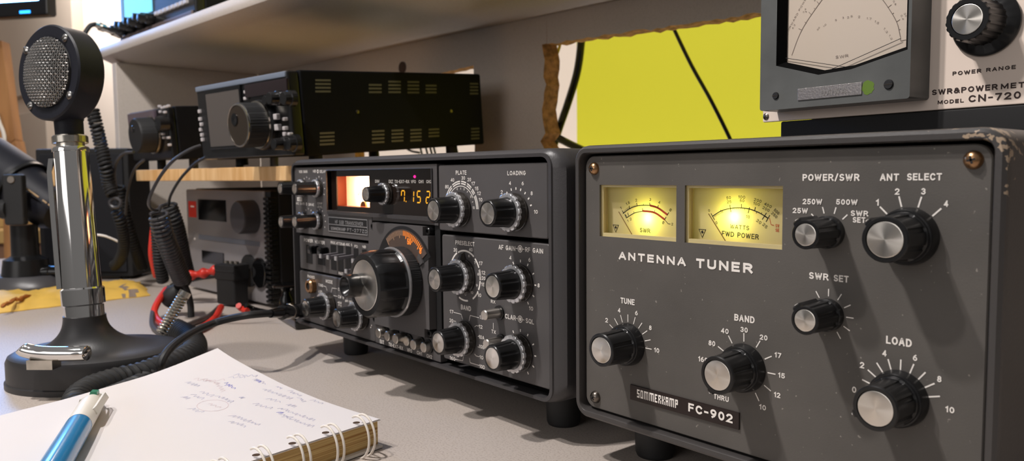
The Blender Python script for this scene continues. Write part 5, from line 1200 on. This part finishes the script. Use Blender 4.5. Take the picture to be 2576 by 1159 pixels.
# ------------------------------------------------------------------ morse key between the radios
def build_key():
    c0 = atz(745, 832, .0); a = atz(692, 799, 0); 
    o = V((c0.x, c0.y, 0)); ex = (V((c0.x, c0.y, 0))-V((a.x, a.y, 0))); W = ex.length; ex.normalize(); ey = V((-ex.y, ex.x, 0))
    t = root('morse_key', 'black morse key with a mushroom knob beside the power supply', 'morse key', V((a.x, a.y, 0)))
    Tm = Matrix((ex, ey, V((0,0,1)))).transposed().to_4x4(); Tm.translation = V((a.x, a.y, 0))
    m = M(); m.box(0, W*.98, 0, .075, .0002, .0115, .003, T=Tm); obj('base', m, m_gloss, t)
    m = M(); m.box(W*.12, W*.62, .004, .010, .0118, .0135, .0008, T=Tm); obj('lever', m, m_gunmetal, t)
    kp = dep(720, 712, depth_of(a)+.015)
    m = M(); b = V((kp.x, kp.y, .0116)); h = kp.z-.0116
    m.lathe([(0, 0), (.0085, 0), (.0080, h*.3), (.0052, h*.5), (.0050, h*.66), (.0085, h*.78), (.0150, h*.84), (.0162, h*.92), (.0140, h*.99), (.0060, h*1.01), (0, h*1.01)], b, V((0,0,1)), 40); obj('knob', m, m_gloss, t)
    for x, y in ((.5, .004), (.15, .012)):
        p = Tm @ V((W*x, y+.002, .0116)); m = M(); m.lathe([(0, 0), (.0042, 0), (.0042, .004), (.003, .0052), (0, .0052)], p, V((0,0,1)), 20); obj('terminal', m, m_chrome_worn, t)
build_key()

# ------------------------------------------------------------------ power leads, fuse block and red boots in front of the power supply
m_redw = mat('red insulation', (205, 48, 34), .42)
def build_leads():
    c = V(atz(586, 768, .0)); ex = dk(1,0,0)-dk(0,0,0); Dp = depth_of(c)
    t = root('fuse_block', 'black connector block with red and black leads on the desk before the power supply', 'connector', (c.x, c.y, 0))
    H = .052; W = .033
    Tm = Matrix.Translation((c.x, c.y, 0)) @ Matrix.Rotation(TH+.25, 4, 'Z')
    m = M(); m.box(-W/2, W/2, -.011, .011, .0022, H*.70, .003, T=Tm); m.box(-W/2-.0012, W/2+.0015, -.0122, .0122, H*.62, H*.98, .002, T=Tm); m.box(-W/2-.0006, W/2+.001, -.0128, .0128, H*.80, H*.85, .001, T=Tm); obj('block', m, m_dark, t)
    for i in range(3):
        p = Tm @ V((-.009+i*.009, 0, H*.98)); m = M(); m.lathe([(0, -.001), (.0028, -.001), (.0028, .003), (0, .0035)], p, V((0,0,1)), 16); obj('terminal', m, m_chrome_worn, t)
    q = lambda px, py, d=0: dep(px, py, Dp+d)
    rp = bez([q(548, 678), q(515, 686), q(480, 692)], 8)
    m = M(); m.tube(rp, [.0052+.0016*math.sin(i*.9) for i in range(len(rp))], 12); obj('red_boot', m, m_redw, t)
    m = M(); m.tube(bez([q(553, 690, .004), q(500, 697, .004), q(455, 708, .002), q(432, 722)], 8), .0042, 10); obj('black_boot', m, m_gloss, t)
    m = M(); m.tube(bez([atz(418, 728, .028), atz(398, 758, .020), atz(388, 785, .011), atz(398, 805, .005), atz(418, 820, .004), atz(455, 836, .004), atz(500, 828, .0042), atz(540, 800, .006), atz(556, 772, .010)], 10), .0036, 10); obj('red_lead', m, m_redw, t)
    m = M(); m.tube(bez([atz(425, 722, .030), atz(392, 765, .016), atz(383, 800, .008), atz(388, 825, .0036), atz(420, 838, .0032), atz(478, 815, .0032), atz(525, 795, .0036), atz(552, 772, .008)], 10), .0028, 10); obj('black_lead', m, mat('grey black insulation', (66, 62, 60), .4), t)
    m = M(); m.tube(bez([atz(600, 768, .010), atz(606, 775, .006), atz(622, 782, .004)], 8), .0034, 10); obj('red_tail', m, m_redw, t)
    m = M(); m.tube(bez([atz(618, 768, .010), atz(640, 778, .004), atz(675, 786, .0035), atz(705, 790, .0035)], 8), .0032, 10); obj('black_tail', m, m_gloss, t)
build_leads()

# ------------------------------------------------------------------ coiled leads hanging at the left of the power supply
def hang(name, label, pts, r0, wire, pitch, r_lead=None, lead=None, cat='cord', ring_=None, mt=None, taper=None, group=None):
    base = min(pts, key=lambda p: p.z)
    t = root(name, label, cat, base, group=group)
    path = bez(pts, 12)
    m = M(); m.tube(coil(path, taper or r0, pitch, 10), wire, 6); obj('coil', m, mt or m_black_rough, t)
    if lead:
        m = M(); m.tube(bez(lead, 8), r_lead, 8); obj('lead', m, mt or m_black_rough, t)
    return t
P_ = lambda px, py, d: dep(px, py, d)
m_cordk = mat('grey black cord', (58, 56, 58), .38)
t = hang('coiled_lead', 'thick coiled lead hanging from the wide transceiver before the power supply', [P_(398, 538, .80), P_(412, 590, .81), P_(432, 640, .83), P_(452, 690, .86), P_(460, 706, .87)], .0086, .0019, .0042,
     .0016, [P_(505, 366, .735), P_(478, 376, .73), P_(440, 400, .73), P_(408, 436, .74), P_(384, 478, .75), P_(374, 508, .76), P_(380, 524, .78), P_(396, 528, .80), P_(404, 518, .80), P_(400, 532, .80)], mt=m_cordk)
m = M(); m.tube(bez([P_(452, 700, .868), P_(470, 730, .872), P_(479, 765, .872), P_(481, 806, .866)], 8), .0036, 10); obj('lead_tail', m, m_black_rough, t)
m = M(); m.lathe([(0, -.013), (.008, -.011), (.0115, -.004), (.0115, .005), (.007, .012), (0, .013)], P_(436, 745, .872), P_(470, 700, .868)-P_(436, 745, .872), 32); obj('ferrite_bead', m, m_black_rough, t)
t = hang('coiled_lead', 'coiled lead just behind, its thin end passing the pine board edge', [P_(424, 516, .90), P_(440, 560, .91), P_(452, 610, .93), P_(460, 650, .95), P_(470, 690, .97)], .0082, .0019, .0042,
     .0016, [P_(520, 394, .80), P_(490, 412, .84), P_(455, 448, .87), P_(430, 490, .89), P_(424, 516, .90)])
t = hang('coiled_lead', 'narrow coiled lead with shiny turns beside the red cable', [P_(394, 560, .93), P_(398, 610, .94), P_(402, 660, .95), P_(410, 706, .965)], .0062, .0018, .0040)
t = root('red_cable', 'short red cable standing beside the coiled leads', 'cable', P_(392, 694, .99)); m = M(); m.tube(bez([P_(388, 562, .975), P_(384, 600, .975), P_(382, 640, .978), P_(390, 680, .985), P_(394, 694, .99)], 8), .0042, 10); obj('sheath', m, m_redw, t)
t = hang('coiled_lead', 'long coiled lead hanging down behind the round microphone head', [P_(232, 275, 1.00), P_(243, 320, 1.00), P_(255, 370, 1.01), P_(266, 420, 1.01), P_(274, 462, 1.02), P_(284, 492, 1.02)], .0068, .0020, .0046)
t = root('cable_ring', 'small grey ring joining the coiled leads behind the microphone', 'ring', P_(290, 516, 1.02)); c = P_(290, 510, 1.02); m = M(); m.tube([c + CR*(.0072*math.cos(2*PI*i/24)) + CU*(.0062*math.sin(2*PI*i/24)) for i in range(25)], .0022, 8); obj('ring_body', m, m_cordk, t)
t = hang('coiled_lead', 'lower coiled lead with pale glints, curling down by the black speaker', [P_(292, 526, 1.03), P_(304, 560, 1.04), P_(311, 600, 1.06), P_(310, 630, 1.08), P_(300, 655, 1.11), P_(287, 668, 1.13)], .0060, .0020, .0046)
t = hang('coiled_lead', 'dark coiled lead slanting in front of the black speaker box', [P_(300, 470, 1.08), P_(310, 520, 1.09), P_(322, 570, 1.10), P_(338, 620, 1.12), P_(356, 672, 1.16)], .0066, .0022, .0046)
for lab, pts, r in (('grey lead looping out from the small transceiver dial', [P_(336, 382, .985), P_(312, 386, .99), P_(296, 402, 1.0), P_(288, 430, 1.02), P_(291, 470, 1.06)], .0020), ('thin black lead dropping from under the small transceiver', [P_(362, 402, .99), P_(344, 418, 1.0), P_(330, 446, 1.02), P_(320, 490, 1.05), P_(316, 540, 1.08)], .0018)):
    t = root('thin_lead', lab, 'cable', pts[-1]); m = M(); m.tube(bez(pts, 8), r, 8); obj('sheath', m, m_cordk, t)
t = root('white_lead', 'short white lead crossing behind the chrome stem', 'cable', P_(300, 608, 1.09)); m = M(); m.tube(bez([P_(236, 589, 1.08), P_(262, 593, 1.08), P_(284, 601, 1.085), P_(302, 610, 1.09)], 8), .0016, 8); obj('sheath', m, m_white, t)

# ------------------------------------------------------------------ black loudspeaker behind the microphone
def build_speaker():
    a, b = atz(112, 692, .0), atz(345, 684, .0)
    br = dep(338, 680, 1.30); 
    L_, R_ = dep(104, 690, 1.19), dep(345, 682, 1.19)
    ex = (R_-L_); ex.z = 0; W = ex.length; ex.normalize(); ey = V((-ex.y, ex.x, 0)); o = V((L_.x, L_.y, 0))
    mw = Matrix((ex, ey, V((0,0,1)))).transposed().to_4x4(); mw.translation = o
    t = root('black_loudspeaker', 'plain black loudspeaker box behind the chrome microphone stem', 'loudspeaker', mw=mw)
    H = dep(220, 374, 1.19).z
    m = M(); m.box(0, W*.96, 0, .07, .0045, H, .003); obj('cabinet', m, m_dark, t, local=True)
    m = M(); m.box(.008, W*.96-.008, -.003, .0005, .012, H-.008, .002); obj('grille_cloth', m, mat('navy black cloth', (17, 18, 24), .85), t, local=True)
    for x in (.02, W*.96-.02):
        for y in (.015, .055): m = M(); m.lathe([(0, 0), (.006, 0), (.006, .0055), (0, .0055)], V((x, y, 0)), V((0,0,1)), 16); obj('foot', m, m_black_rough, t, local=True)
build_speaker()

# ------------------------------------------------------------------ studio microphone on its own stand, far left
def build_studio():
    D0 = 1.02; g = lambda px, py, d=0: dep(px, py, D0+d)
    base = atz(52, 712, .0); D0 = depth_of(base)-.08
    t = root('studio_microphone', 'black broadcast microphone tilted on a short table stand at the far left', 'microphone', base)
    a, b = g(-40, 405, .02), g(150, 535, .0); ax = (b-a).normalized(); L = (b-a).length; r = .040
    m = M(); m.lathe([(0, 0), (r, 0), (r*1.02, L*.45), (r*1.0, L*.50), (r*.84, L*.58), (r*.80, L*.92), (r*.62, L*1.0), (0, L*1.02)], a, ax, 56); bd = obj('body', m, m_mic, t)
    m = M(); m.lathe([(r*1.0, L*.50), (r*1.03, L*.505), (r*1.03, L*.54), (r*.97, L*.545), (r*1.0, L*.50)], a, ax, 56); obj('trim_ring', m, m_black, bd)
    # gold print on the barrel
    m_gold = mat('gold print', (176, 148, 112), .5)
    s1, s2 = g(64, 472, -r*.9), g(136, 524, -r*.9)
    m = M(); d = (s2-s1); 
    for f0_, f1_ in ((0, .46), (.60, .74), (.80, .98)): m.tube([s1+d*f0_, s1+d*f1_], .0012, 6)
    obj('gold_mark', m, m_gold, bd)
    p = g(62, 480, -.055); z = lambda py: g(60, py, -.055).z
    yk = lambda px, py: g(px, py, -.055)
    e = (CR*1).copy(); e.z = 0; e.normalize(); f = V((-e.y, e.x, 0))
    def bx(m, px0, px1, py0, py1, dd, th_, bev=.002):
        p0, p1 = g(px0, py1, dd), g(px1, py0, dd); w_ = (p1-p0).dot(e); Tm = Matrix((e, f, V((0,0,1)))).transposed().to_4x4(); Tm.translation = V((p0.x, p0.y, 0))
        m.box(0, w_, -th_/2, th_/2, p0.z, p1.z, bev, T=Tm)
    m = M(); bx(m, 17, 66, 438, 566, -.045, .012, .003); yo = obj('yoke', m, m_black_rough, t)
    q = g(32, 452, -.052); m = M(); m.lathe([(0, 0), (.0056, 0), (.0056, .003), (.0046, .0045), (0, .0045)], q, -CF, 24); obj('pivot_screw', m, m_gunmetal, yo)
    q0, q1 = g(4, 526, -.045), g(22, 526, -.045); m = M(); m.lathe([(0, 0), (.013, 0), (.013, .010), (0, .010)], q0, (q1-q0), 28, lambda a_, k: .95 if 1 <= k <= 2 and int(a_*8/PI) % 2 else 1); obj('side_knob', m, m_black_rough, yo)
    pc = V((base.x, base.y, 0)) - CF*0; col = g(62, 600, -.02)
    m = M(); b0 = V((col.x, col.y, .024)); h0 = g(62, 565, -.02).z - .024
    m.lathe([(0, 0), (.0300, 0), (.0270, .022), (.0190, .026), (.0170, .028), (.0165, h0), (0, h0)], b0, V((0,0,1)), 40); obj('column', m, m_black, t)
    m = M(); m.loft([[V((b0.x, b0.y, zz)) + e*(sx_*math.cos(2*PI*i/48)) + f*(sx_*.8*math.sin(2*PI*i/48)) for i in range(48)] for sx_, zz in ((.054, .0), (.057, .006), (.056, .012), (.048, .020), (.042, .0245))]); obj('base', m, mat('graphite plastic', (66, 65, 68), .35), t)
    q0 = g(128, 684, -.02); ax2 = e; q0 = V((q0.x, q0.y, max(q0.z, .012)))
    m = M(); m.lathe([(0, -.03), (.0090, -.03), (.0095, .0), (.0085, .001), (.0085, .016), (0, .016)], q0, ax2, 28); pl = obj('plug', m, m_gloss, t); m = M(); m.lathe([(0, .0161), (.0078, .0161), (.0078, .024), (0, .024)], q0, ax2, 28); obj('plug_tip', m, m_chrome_worn, pl)
build_studio()

# ------------------------------------------------------------------ wooden furniture behind, far left
def build_left_furniture():
    t = root('wooden_chair', 'orange brown wooden chair back at the far left edge', 'chair', dep(20, 640, 2.0))
    D0 = 1.9; g = lambda px, py, d=0: dep(px, py, D0+d)
    def slab(m, quad, th_):
        n = (quad[1]-quad[0]).cross(quad[2]-quad[0]).normalized(); m.loft([[p + n*th_/2 for p in quad], [p - n*th_/2 for p in quad]])
    m = M(); slab(m, [g(-40, 104), g(14, 106), g(48, 352), g(14, 372), g(-40, 380)], .03); obj('back_rest', m, m_oak, t)
    m = M(); slab(m, [g(14, 374), g(50, 354), g(58, 395), g(60, 900), g(30, 900)], .035); obj('rear_post', m, m_oak, t)
    c = root('white_cable', 'white cable hanging over the wooden chair back', 'cable', dep(12, 366, 1.86)); m = M(); m.tube(bez([dep(-12, 270, 1.86), dep(-2, 306, 1.86), dep(9, 335, 1.86), dep(12, 366, 1.86)], 8), .0042, 8); obj('sheath', m, m_white, c)
    s = root('wooden_box', 'low yellowish wooden box beyond the left end of the desk', 'box', dep(80, 640, 2.35)); D1 = 2.3; h = lambda px, py, d=0: dep(px, py, D1+d)
    e = CR.copy(); e.z = 0; e.normalize(); f = V((-e.y, e.x, 0)); p0 = h(-60, 600); p1 = h(150, 545); Tm = Matrix((e, f, V((0,0,1)))).transposed().to_4x4(); Tm.translation = V((p0.x, p0.y, 0))
    w_ = (p1-p0).dot(e); my = mat('yellow plywood', (206, 170, 108), .6)
    m = M(); m.box(0, w_, 0, .35, -.72, h(0, 612).z, .004, T=Tm); obj('body', m, mat('brown cabinet side', (140, 106, 84), .6), s)
    m = M(); m.box(-.01, w_+.01, -.02, .36, h(0, 612).z+.0005, h(0, 578).z, .004, T=Tm); obj('lid', m, my, s)
    m = M(); m.box(0, w_*.9, .10, .34, h(0, 578).z+.0005, h(0, 535).z, .004, T=Tm); obj('upper_board', m, my, s)
build_left_furniture()

# ------------------------------------------------------------------ yellow padded envelope
def build_envelope():
    pts = [atz(-60, 800, 0), atz(120, 792, 0), atz(376, 746, 0), atz(352, 712, 0), atz(180, 735, 0), atz(-60, 742, 0)]
    A_, B_, C_, D_ = atz(-70, 797, 0), atz(378, 744, 0), atz(352, 710, 0), atz(-70, 748, 0)
    t = root('padded_envelope', 'crumpled yellow envelope lying behind the microphone base', 'envelope', (A_+B_+C_+D_)/4)
    NX, NY = 44, 12; m = M(); bm = m.bm; top = []; grid = []; rng = random.Random(5)
    for i in range(NX+1):
        for j in range(NY+1):
            u, v = i/NX, j/NY; p = (A_.lerp(B_, u)).lerp(D_.lerp(C_, u), v)
            e = min(1, min(u, 1-u)*14)*min(1, min(v, 1-v)*5)
            z = .0012 + e*(.0085 + .004*noise.noise(V((u*9, v*3, .2))) + .0022*noise.noise(V((u*26, v*8, 3)))) + max(0, .2-u)*e*.05*abs(noise.noise(V((u*30, v*9, 7))))
            p = p + V((.006*noise.noise(V((u*8, v*8, 1))), .006*noise.noise(V((u*8, v*8, 5))), 0)); grid.append(V((p.x, p.y, z)))
            top.append((bm.verts.new(V((p.x, p.y, z))), bm.verts.new(V((p.x, p.y, .0002)))))
    Q = lambda i, j: top[i*(NY+1)+j]
    for i in range(NX):
        for j in range(NY):
            for k in (0, 1): bm.faces.new((Q(i, j)[k], Q(i+1, j)[k], Q(i+1, j+1)[k], Q(i, j+1)[k]))
    bd = [(i, 0) for i in range(NX)] + [(NX, j) for j in range(NY)] + [(i, NY) for i in range(NX, 0, -1)] + [(0, j) for j in range(NY, 0, -1)]
    for k in range(len(bd)): a, b = Q(*bd[k]), Q(*bd[(k+1) % len(bd)]); bm.faces.new((a[0], b[0], b[1], a[1]))
    obj('paper', m, mat('yellow kraft paper', (226, 184, 84), .6, var=(30, .08)), t, smooth=50)
    m = M()
    def px_of(p): d = p-CAM; return CX + FPX*d.dot(CR)/d.dot(CF), CY - FPX*d.dot(CU)/d.dot(CF)
    for i in range(NX):
        for j in range(NY):
            q = [grid[k] for k in (i*(NY+1)+j, (i+1)*(NY+1)+j, (i+1)*(NY+1)+j+1, i*(NY+1)+j+1)]; c = sum(q, V((0,0,0)))/4; x, y = px_of(c)
            if any(x0 < x < x1 and y0 < y < y1 for x0, x1, y0, y1 in ((306, 318, 716, 731), (326, 345, 728, 743), (306, 316, 736, 745), (268, 280, 738, 746))):
                m.loft([[p + V((0,0,-.0003)) for p in q], [p + V((0,0,.0003)) for p in q]])
    obj('postage_print', m, mat('grey blue print', (140, 124, 112), .6), t)
    m = M(); pts = bez([atz(4, 772, .010), atz(14, 764, .0125), atz(25, 762, .0115), atz(36, 752, .013), atz(48, 753, .0115), atz(60, 746, .0125), atz(76, 744, .0105)], 4); m.tube(pts, [.0012+.0016*abs(math.sin(i*.8)) for i in range(len(pts))], 6); obj('torn_flap', m, mat('brown torn kraft', (168, 98, 34), .7), t)
build_envelope()

# ------------------------------------------------------------------ spiral notebook and pen in the foreground
def build_notebook():
    B = atz(955, 1050, .018); e1 = V((-.983, -.183, 0)).normalized(); e2 = V((.183, -.983, 0)).normalized()
    W, L = .172, .250; O = V((B.x, B.y, 0))
    t = root('spiral_notebook', 'white spiral notebook with faint handwriting lying open in the foreground', 'notebook', O + e1*W*.5 + e2*L*.5)
    Tm = Matrix((e1, e2, V((0,0,1)))).transposed().to_4x4(); Tm.translation = O      # left handed, only used for placing points
    X = lambda u, w_, z: O + e1*u + e2*w_ + V((0,0,z))
    def lift(u, w_): s = max(0, u/W); return .0175*(s**2.2)*math.exp(-w_/.075) + .0006*noise.noise(V((u*30, w_*30, 0)))*s
    # stack of pages
    m_pages = mat('yellowed page edges', (196, 160, 92), .7); nt = m_pages.node_tree; b = nt.nodes['Principled BSDF']; tc = nt.nodes.new('ShaderNodeTexCoord'); mp = nt.nodes.new('ShaderNodeMapping'); mp.inputs['Scale'].default_value = (6, 6, 900); nt.links.new(tc.outputs['Object'], mp.inputs[0])
    nz = nt.nodes.new('ShaderNodeTexNoise'); nz.inputs['Scale'].default_value = 1.0; nz.inputs['Detail'].default_value = 5; nt.links.new(mp.outputs[0], nz.inputs[0]); rp = nt.nodes.new('ShaderNodeValToRGB'); rp.color_ramp.elements[0].position = .36; rp.color_ramp.elements[1].position = .60
    rp.color_ramp.elements[0].color = (*lin((158, 112, 50)), 1); rp.color_ramp.elements[1].color = (*lin((214, 184, 122)), 1); nt.links.new(nz.outputs[0], rp.inputs[0]); nt.links.new(rp.outputs[0], b.inputs['Base Color'])
    m_paper = mat('white paper', (216, 210, 209), .75)
    def sheet(u0, u1, w0, w1, zb, th_, mat_, name, NU=24, NW=24, lf=1.0):
        m = M(); bm = m.bm; g = []
        for i in range(NU+1):
            for j in range(NW+1):
                u = u0+(u1-u0)*i/NU; w_ = w0+(w1-w0)*j/NW; z = lift(u, w_)*lf
                g.append((bm.verts.new(X(u, w_, zb+z+th_)), bm.verts.new(X(u, w_, zb+z))))
        q = lambda i, j: g[i*(NW+1)+j]
        for i in range(NU):
            for j in range(NW):
                for k in (0, 1): bm.faces.new((q(i, j)[k], q(i+1, j)[k], q(i+1, j+1)[k], q(i, j+1)[k]))
        bd = [(i, 0) for i in range(NU)] + [(NU, j) for j in range(NW)] + [(i, NW) for i in range(NU, 0, -1)] + [(0, j) for j in range(NW, 0, -1)]
        for k in range(len(bd)): a, c = q(*bd[k]), q(*bd[(k+1) % len(bd)]); bm.faces.new((a[0], c[0], c[1], a[1]))
        return obj(name, m, mat_, t, smooth=40)
    sheet(.002, W, 0, L, .0022, .0138, m_pages, 'page_stack', lf=0)
    sheet(-.001, W+.001, -.001, L, .0006, .0015, mat('back cover board', (212, 206, 198), .6), 'back_cover', lf=0)
    sheet(0, W+.0005, -.0008, L, .0163, .00045, m_paper, 'under_page', lf=.93); tp = sheet(0, W, 0, L, .0169, .00035, m_paper, 'top_page')
    # handwriting: pen scribbles on the page, following its curve
    m_ink = mat('faded blue grey ink', (172, 170, 194), .7); m_ink2 = mat('faded mauve ink', (204, 184, 186), .7); m_ink3 = mat('blue ink', (128, 128, 190), .7)
    PG = Pl(O + V((0,0,.0174)), CR - V((0,0,CR.z)), V((0,0,1)).cross(CR - V((0,0,CR.z))))
    def on_page(px, py):
        z = .0174
        for _ in range(6):
            p = atz(px, py, z); u, w_ = (p-O).dot(e1), (p-O).dot(e2); z = .0174 + lift(max(u, 0), max(w_, 0))
        return u, w_
    rs = random.Random(11)
    def word(m, px, py, qx, qy, hh=.0034, wd=.00036):
        a = on_page(px, py); b = on_page(qx, qy); L_ = math.hypot(b[0]-a[0], b[1]-a[1]); n_ = max(3, int(L_/.0032)); du, dw = (b[0]-a[0])/L_, (b[1]-a[1])/L_; nu, nw = (dw, -du)
        if nw > 0: nu, nw = -nu, -nw
        pts = []
        for i in range(n_*2+1):
            s = L_*i/(n_*2); h = (hh*rs.uniform(.6, 1.1) if i % 2 else hh*rs.uniform(-.1, .25)); sl = h*.25 + rs.uniform(-.0006, .0006)
            pts.append((a[0]+du*(s+sl)+nu*h, a[1]+dw*(s+sl)+nw*h))
        pv = bez([V((p[0], p[1], 0)) for p in pts], 3); n = len(pv); Ls, Rs = [], []
        for i, p in enumerate(pv):
            d = (pv[min(i+1, n-1)]-pv[max(i-1, 0)]).normalized(); nn = V((-d.y, d.x, 0))*wd/2
            for lst, s in ((Ls, 1), (Rs, -1)):
                x, y = p.x+nn.x*s, p.y+nn.y*s; lst.append(m.bm.verts.new(X(x, y, .01732 + lift(max(x, 0), max(y, 0)))))
        for i in range(n-1): m.bm.faces.new((Ls[i], Ls[i+1], Rs[i+1], Rs[i]))
    m = M()
    for wds in ((585, 908, 645, 943), (575, 925, 615, 945), (630, 950, 664, 966), (690, 972, 706, 978), (722, 983, 752, 996), (657, 978, 728, 1004), (668, 1002, 702, 1012), (634, 1016, 676, 1028), (748, 1000, 760, 1010), (776, 1006, 806, 1016), (718, 1017, 736, 1024), (698, 1026, 786, 1058), (700, 1042, 728, 1052), (710, 1048, 780, 1074), (575, 1045, 648, 1070), (572, 1060, 612, 1074), (463, 960, 495, 972), (498, 985, 528, 997), (455, 998, 468, 1004), (478, 992, 506, 1004), (540, 996, 578, 1012), (472, 1028, 504, 1038), (600, 998, 606, 1002)): word(m, *wds)
    obj('handwriting', m, m_ink, tp, smooth=0)
    m = M()
    for wds in ((482, 932, 525, 958), (512, 925, 562, 955), (535, 960, 555, 985), (505, 948, 545, 966)): word(m, *wds)
    c = on_page(535, 1019); pts = [(c[0]+.0105*math.cos(2*PI*i/24)*1.0, c[1]+.0082*math.sin(2*PI*i/24)) for i in range(25)]; Ls, Rs = [], []
    for i, p in enumerate(pts):
        for lst, s in ((Ls, 1.02), (Rs, .98)): x, y = c[0]+(p[0]-c[0])*s, c[1]+(p[1]-c[1])*s; lst.append(m.bm.verts.new(X(x, y, .01732+lift(x, y))))
    for i in range(24): m.bm.faces.new((Ls[i], Ls[i+1], Rs[i+1], Rs[i]))
    word(m, 522, 1015, 550, 1026, .0026)
    obj('handwriting', m, m_ink2, tp, smooth=0, label='mauve handwriting with a circled number')
    m = M()
    for wds in ((560, 962, 580, 970), (640, 952, 652, 960), (695, 1036, 703, 1040), (562, 968, 590, 978)): word(m, *wds, .0030, .0005)
    obj('handwriting', m, m_ink3, tp, smooth=0, label='darker blue handwriting')
    # double wire loops along the edge
    for i in range(11):
        w0 = .012 + i*.0212
        m = M()
        for dw in (0, .0042):
            pts = []
            for k in range(29):
                a = R(118 - 296*k/28); rz = .0118; ru = .0098
                pts.append(X(-.0006 - ru*math.cos(a-0)*1.0 + (0), w0+dw + (.0014*(k/28)), .0112 + rz*math.sin(a)))
            m.tube(pts, .00068, 8)
        a = X(.0043, w0-.0002, .0224); b = X(.0043, w0+.0042, .0224)
        obj('wire_loop', m, mat('white coated wire', (232, 224, 214), .35) if 'white coated wire' not in MATS else MATS['white coated wire'], t, label='white double wire loop')
        m = M(); m.lathe([(0, 0), (.0020, 0), (.0020, .0001), (0, .0001)], X(.0052, w0+.0006, .01726+lift(.005, w0)), V((0,0,1)), 20); obj('punched_hole', m, mat('hole shade brown', (70, 50, 34), .9) if 'hole shade brown' not in MATS else MATS['hole shade brown'], t)
    return X, lift
build_notebook()
def build_pen():
    rp = .0064; zc = .0182+rp
    a = atz(238, 1004, zc+.001); b = atz(178, 1104, zc); ax = (b-a).normalized()
    t = root('ballpoint_pen', 'blue and white retractable pen with a green slider lying on the notebook', 'pen', (a.x, a.y, zc-rp))
    up = V((0,0,1)); up = (up-ax*up.dot(ax)).normalized(); sd = ax.cross(up)
    s1 = (atz(196, 1072, zc)-a).length
    m = M(); m.lathe([(0, 0), (.0040, 0), (.0046, .0008), (.0050, .006), (.0060, .013), (rp, .019), (rp, s1), (0, s1)], a, ax, 40); up_ = obj('upper_barrel', m, mat('white pen plastic', (228, 222, 212), .35), t)
    m = M(); m.lathe([(0, s1+.0001), (rp*.985, s1+.0001), (rp*1.02, s1+.002), (rp*1.02, s1+.070), (rp*.8, s1+.078), (rp*.35, s1+.092), (.0008, s1+.094), (0, s1+.094)], a, ax, 40); obj('lower_barrel', m, mat('pen blue', (34, 126, 182), .25, coat=.3), t)
    g = lambda ang: (up*math.cos(R(ang)) + sd*math.sin(R(ang)))
    for ang, col, l0, l1 in ((-8, (30, 124, 92), -.0022, .0078), (75, (200, 196, 190), .004, .010), (150, (60, 110, 190), .006, .011)):
        d = g(ang); q = ax.cross(d); nm = 'slider'
        sec = lambda tt, r0, r1: [a+ax*tt+d*r0+q*.0021, a+ax*tt+d*r0-q*.0021, a+ax*tt+d*r1-q*.0017, a+ax*tt+d*r1+q*.0017]
        m = M(); m.loft([sec(l0, .0026, .0046), sec(l0+.0012, .003, .0056), sec(l1, .0044, .0068 if ang != -8 else .0066)]); obj('slider', m, mat('slider %d' % ang, col, .35), t, label='green slider' if ang == -8 else None)
    d = g(-62); q = ax.cross(d); sec = lambda tt, r0, r1: [a+ax*tt+d*r0+q*.0019, a+ax*tt+d*r0-q*.0019, a+ax*tt+d*r1-q*.0019, a+ax*tt+d*r1+q*.0019]
    m = M(); m.loft([sec(.003, .0050, .0072), sec(.008, .0070, .0090), sec(.034, .0062, .0080), sec(.036, .0060, .0070)]); obj('clip', m, MATS['white pen plastic'], t)
build_pen()

# ------------------------------------------------------------------ cables seen through the hole in the hutch
def hole_cable(name, lab, pxs, yd, r, mt):
    th = Pl(dk(0, yd, 0), dk(1,0,0)-dk(0,0,0), (0,0,1)); pts = [th.pt(*th.uv(*q)) for q in pxs]
    if r > .0018: d = (pts[-1]-pts[-2]).normalized(); pts += [pts[-1] + d*.06 + V((0,0,-.10)), pts[-1] + d*.08 + V((0,0,-.34))]
    t = root(name, lab, 'cable', min(pts, key=lambda p: p.z)); m = M(); m.tube(bez(pts, 8), r, 10); obj('sheath', m, mt, t)
hole_cable('thick_cable', 'thick black cable curving down at the left side of the hole', [(1470, -60), (1466, 20), (1462, 105), (1452, 180), (1430, 255), (1404, 330), (1388, 385), (1370, 440), (1350, 520)], .44, .0052, m_gloss)
hole_cable('thick_cable', 'thick black cable sloping to the right behind the tuner top', [(1300, 290), (1340, 310), (1378, 332), (1425, 358), (1482, 385), (1560, 420), (1640, 460)], .41, .0050, m_gloss)
hole_cable('thin_cable', 'thin black cable slanting across the lime green wall', [(1650, -20), (1672, 20), (1697, 76), (1740, 165), (1790, 255), (1838, 352), (1870, 430)], .43, .0022, m_gloss)
hole_cable('yellow_cable', 'thin yellow cable in the left corner of the hole', [(1425, 40), (1412, 100), (1400, 140), (1384, 172), (1362, 200), (1330, 240)], .43, .0019, mat('yellow insulation', (176, 148, 30), .45))
hole_cable('thin_cable', 'thin dark cables hanging below the wide transceiver', [(1010, 360), (1022, 372), (1036, 380), (1055, 384)], .40, .0018, m_gloss)
for px in (1058, 1072, 1083, 1092, 1142, 1148):
    hole_cable('rear_lead', 'thin dark leads hanging in the gap below the wide transceiver', [(px-12, 340), (px-4, 360), (px, 374), (px+4, 390)], .392, .0016, m_gloss)
for o in [o for o in bpy.data.objects if o.name.startswith('rear_lead')]: o['group'] = 'leads behind the wide transceiver'
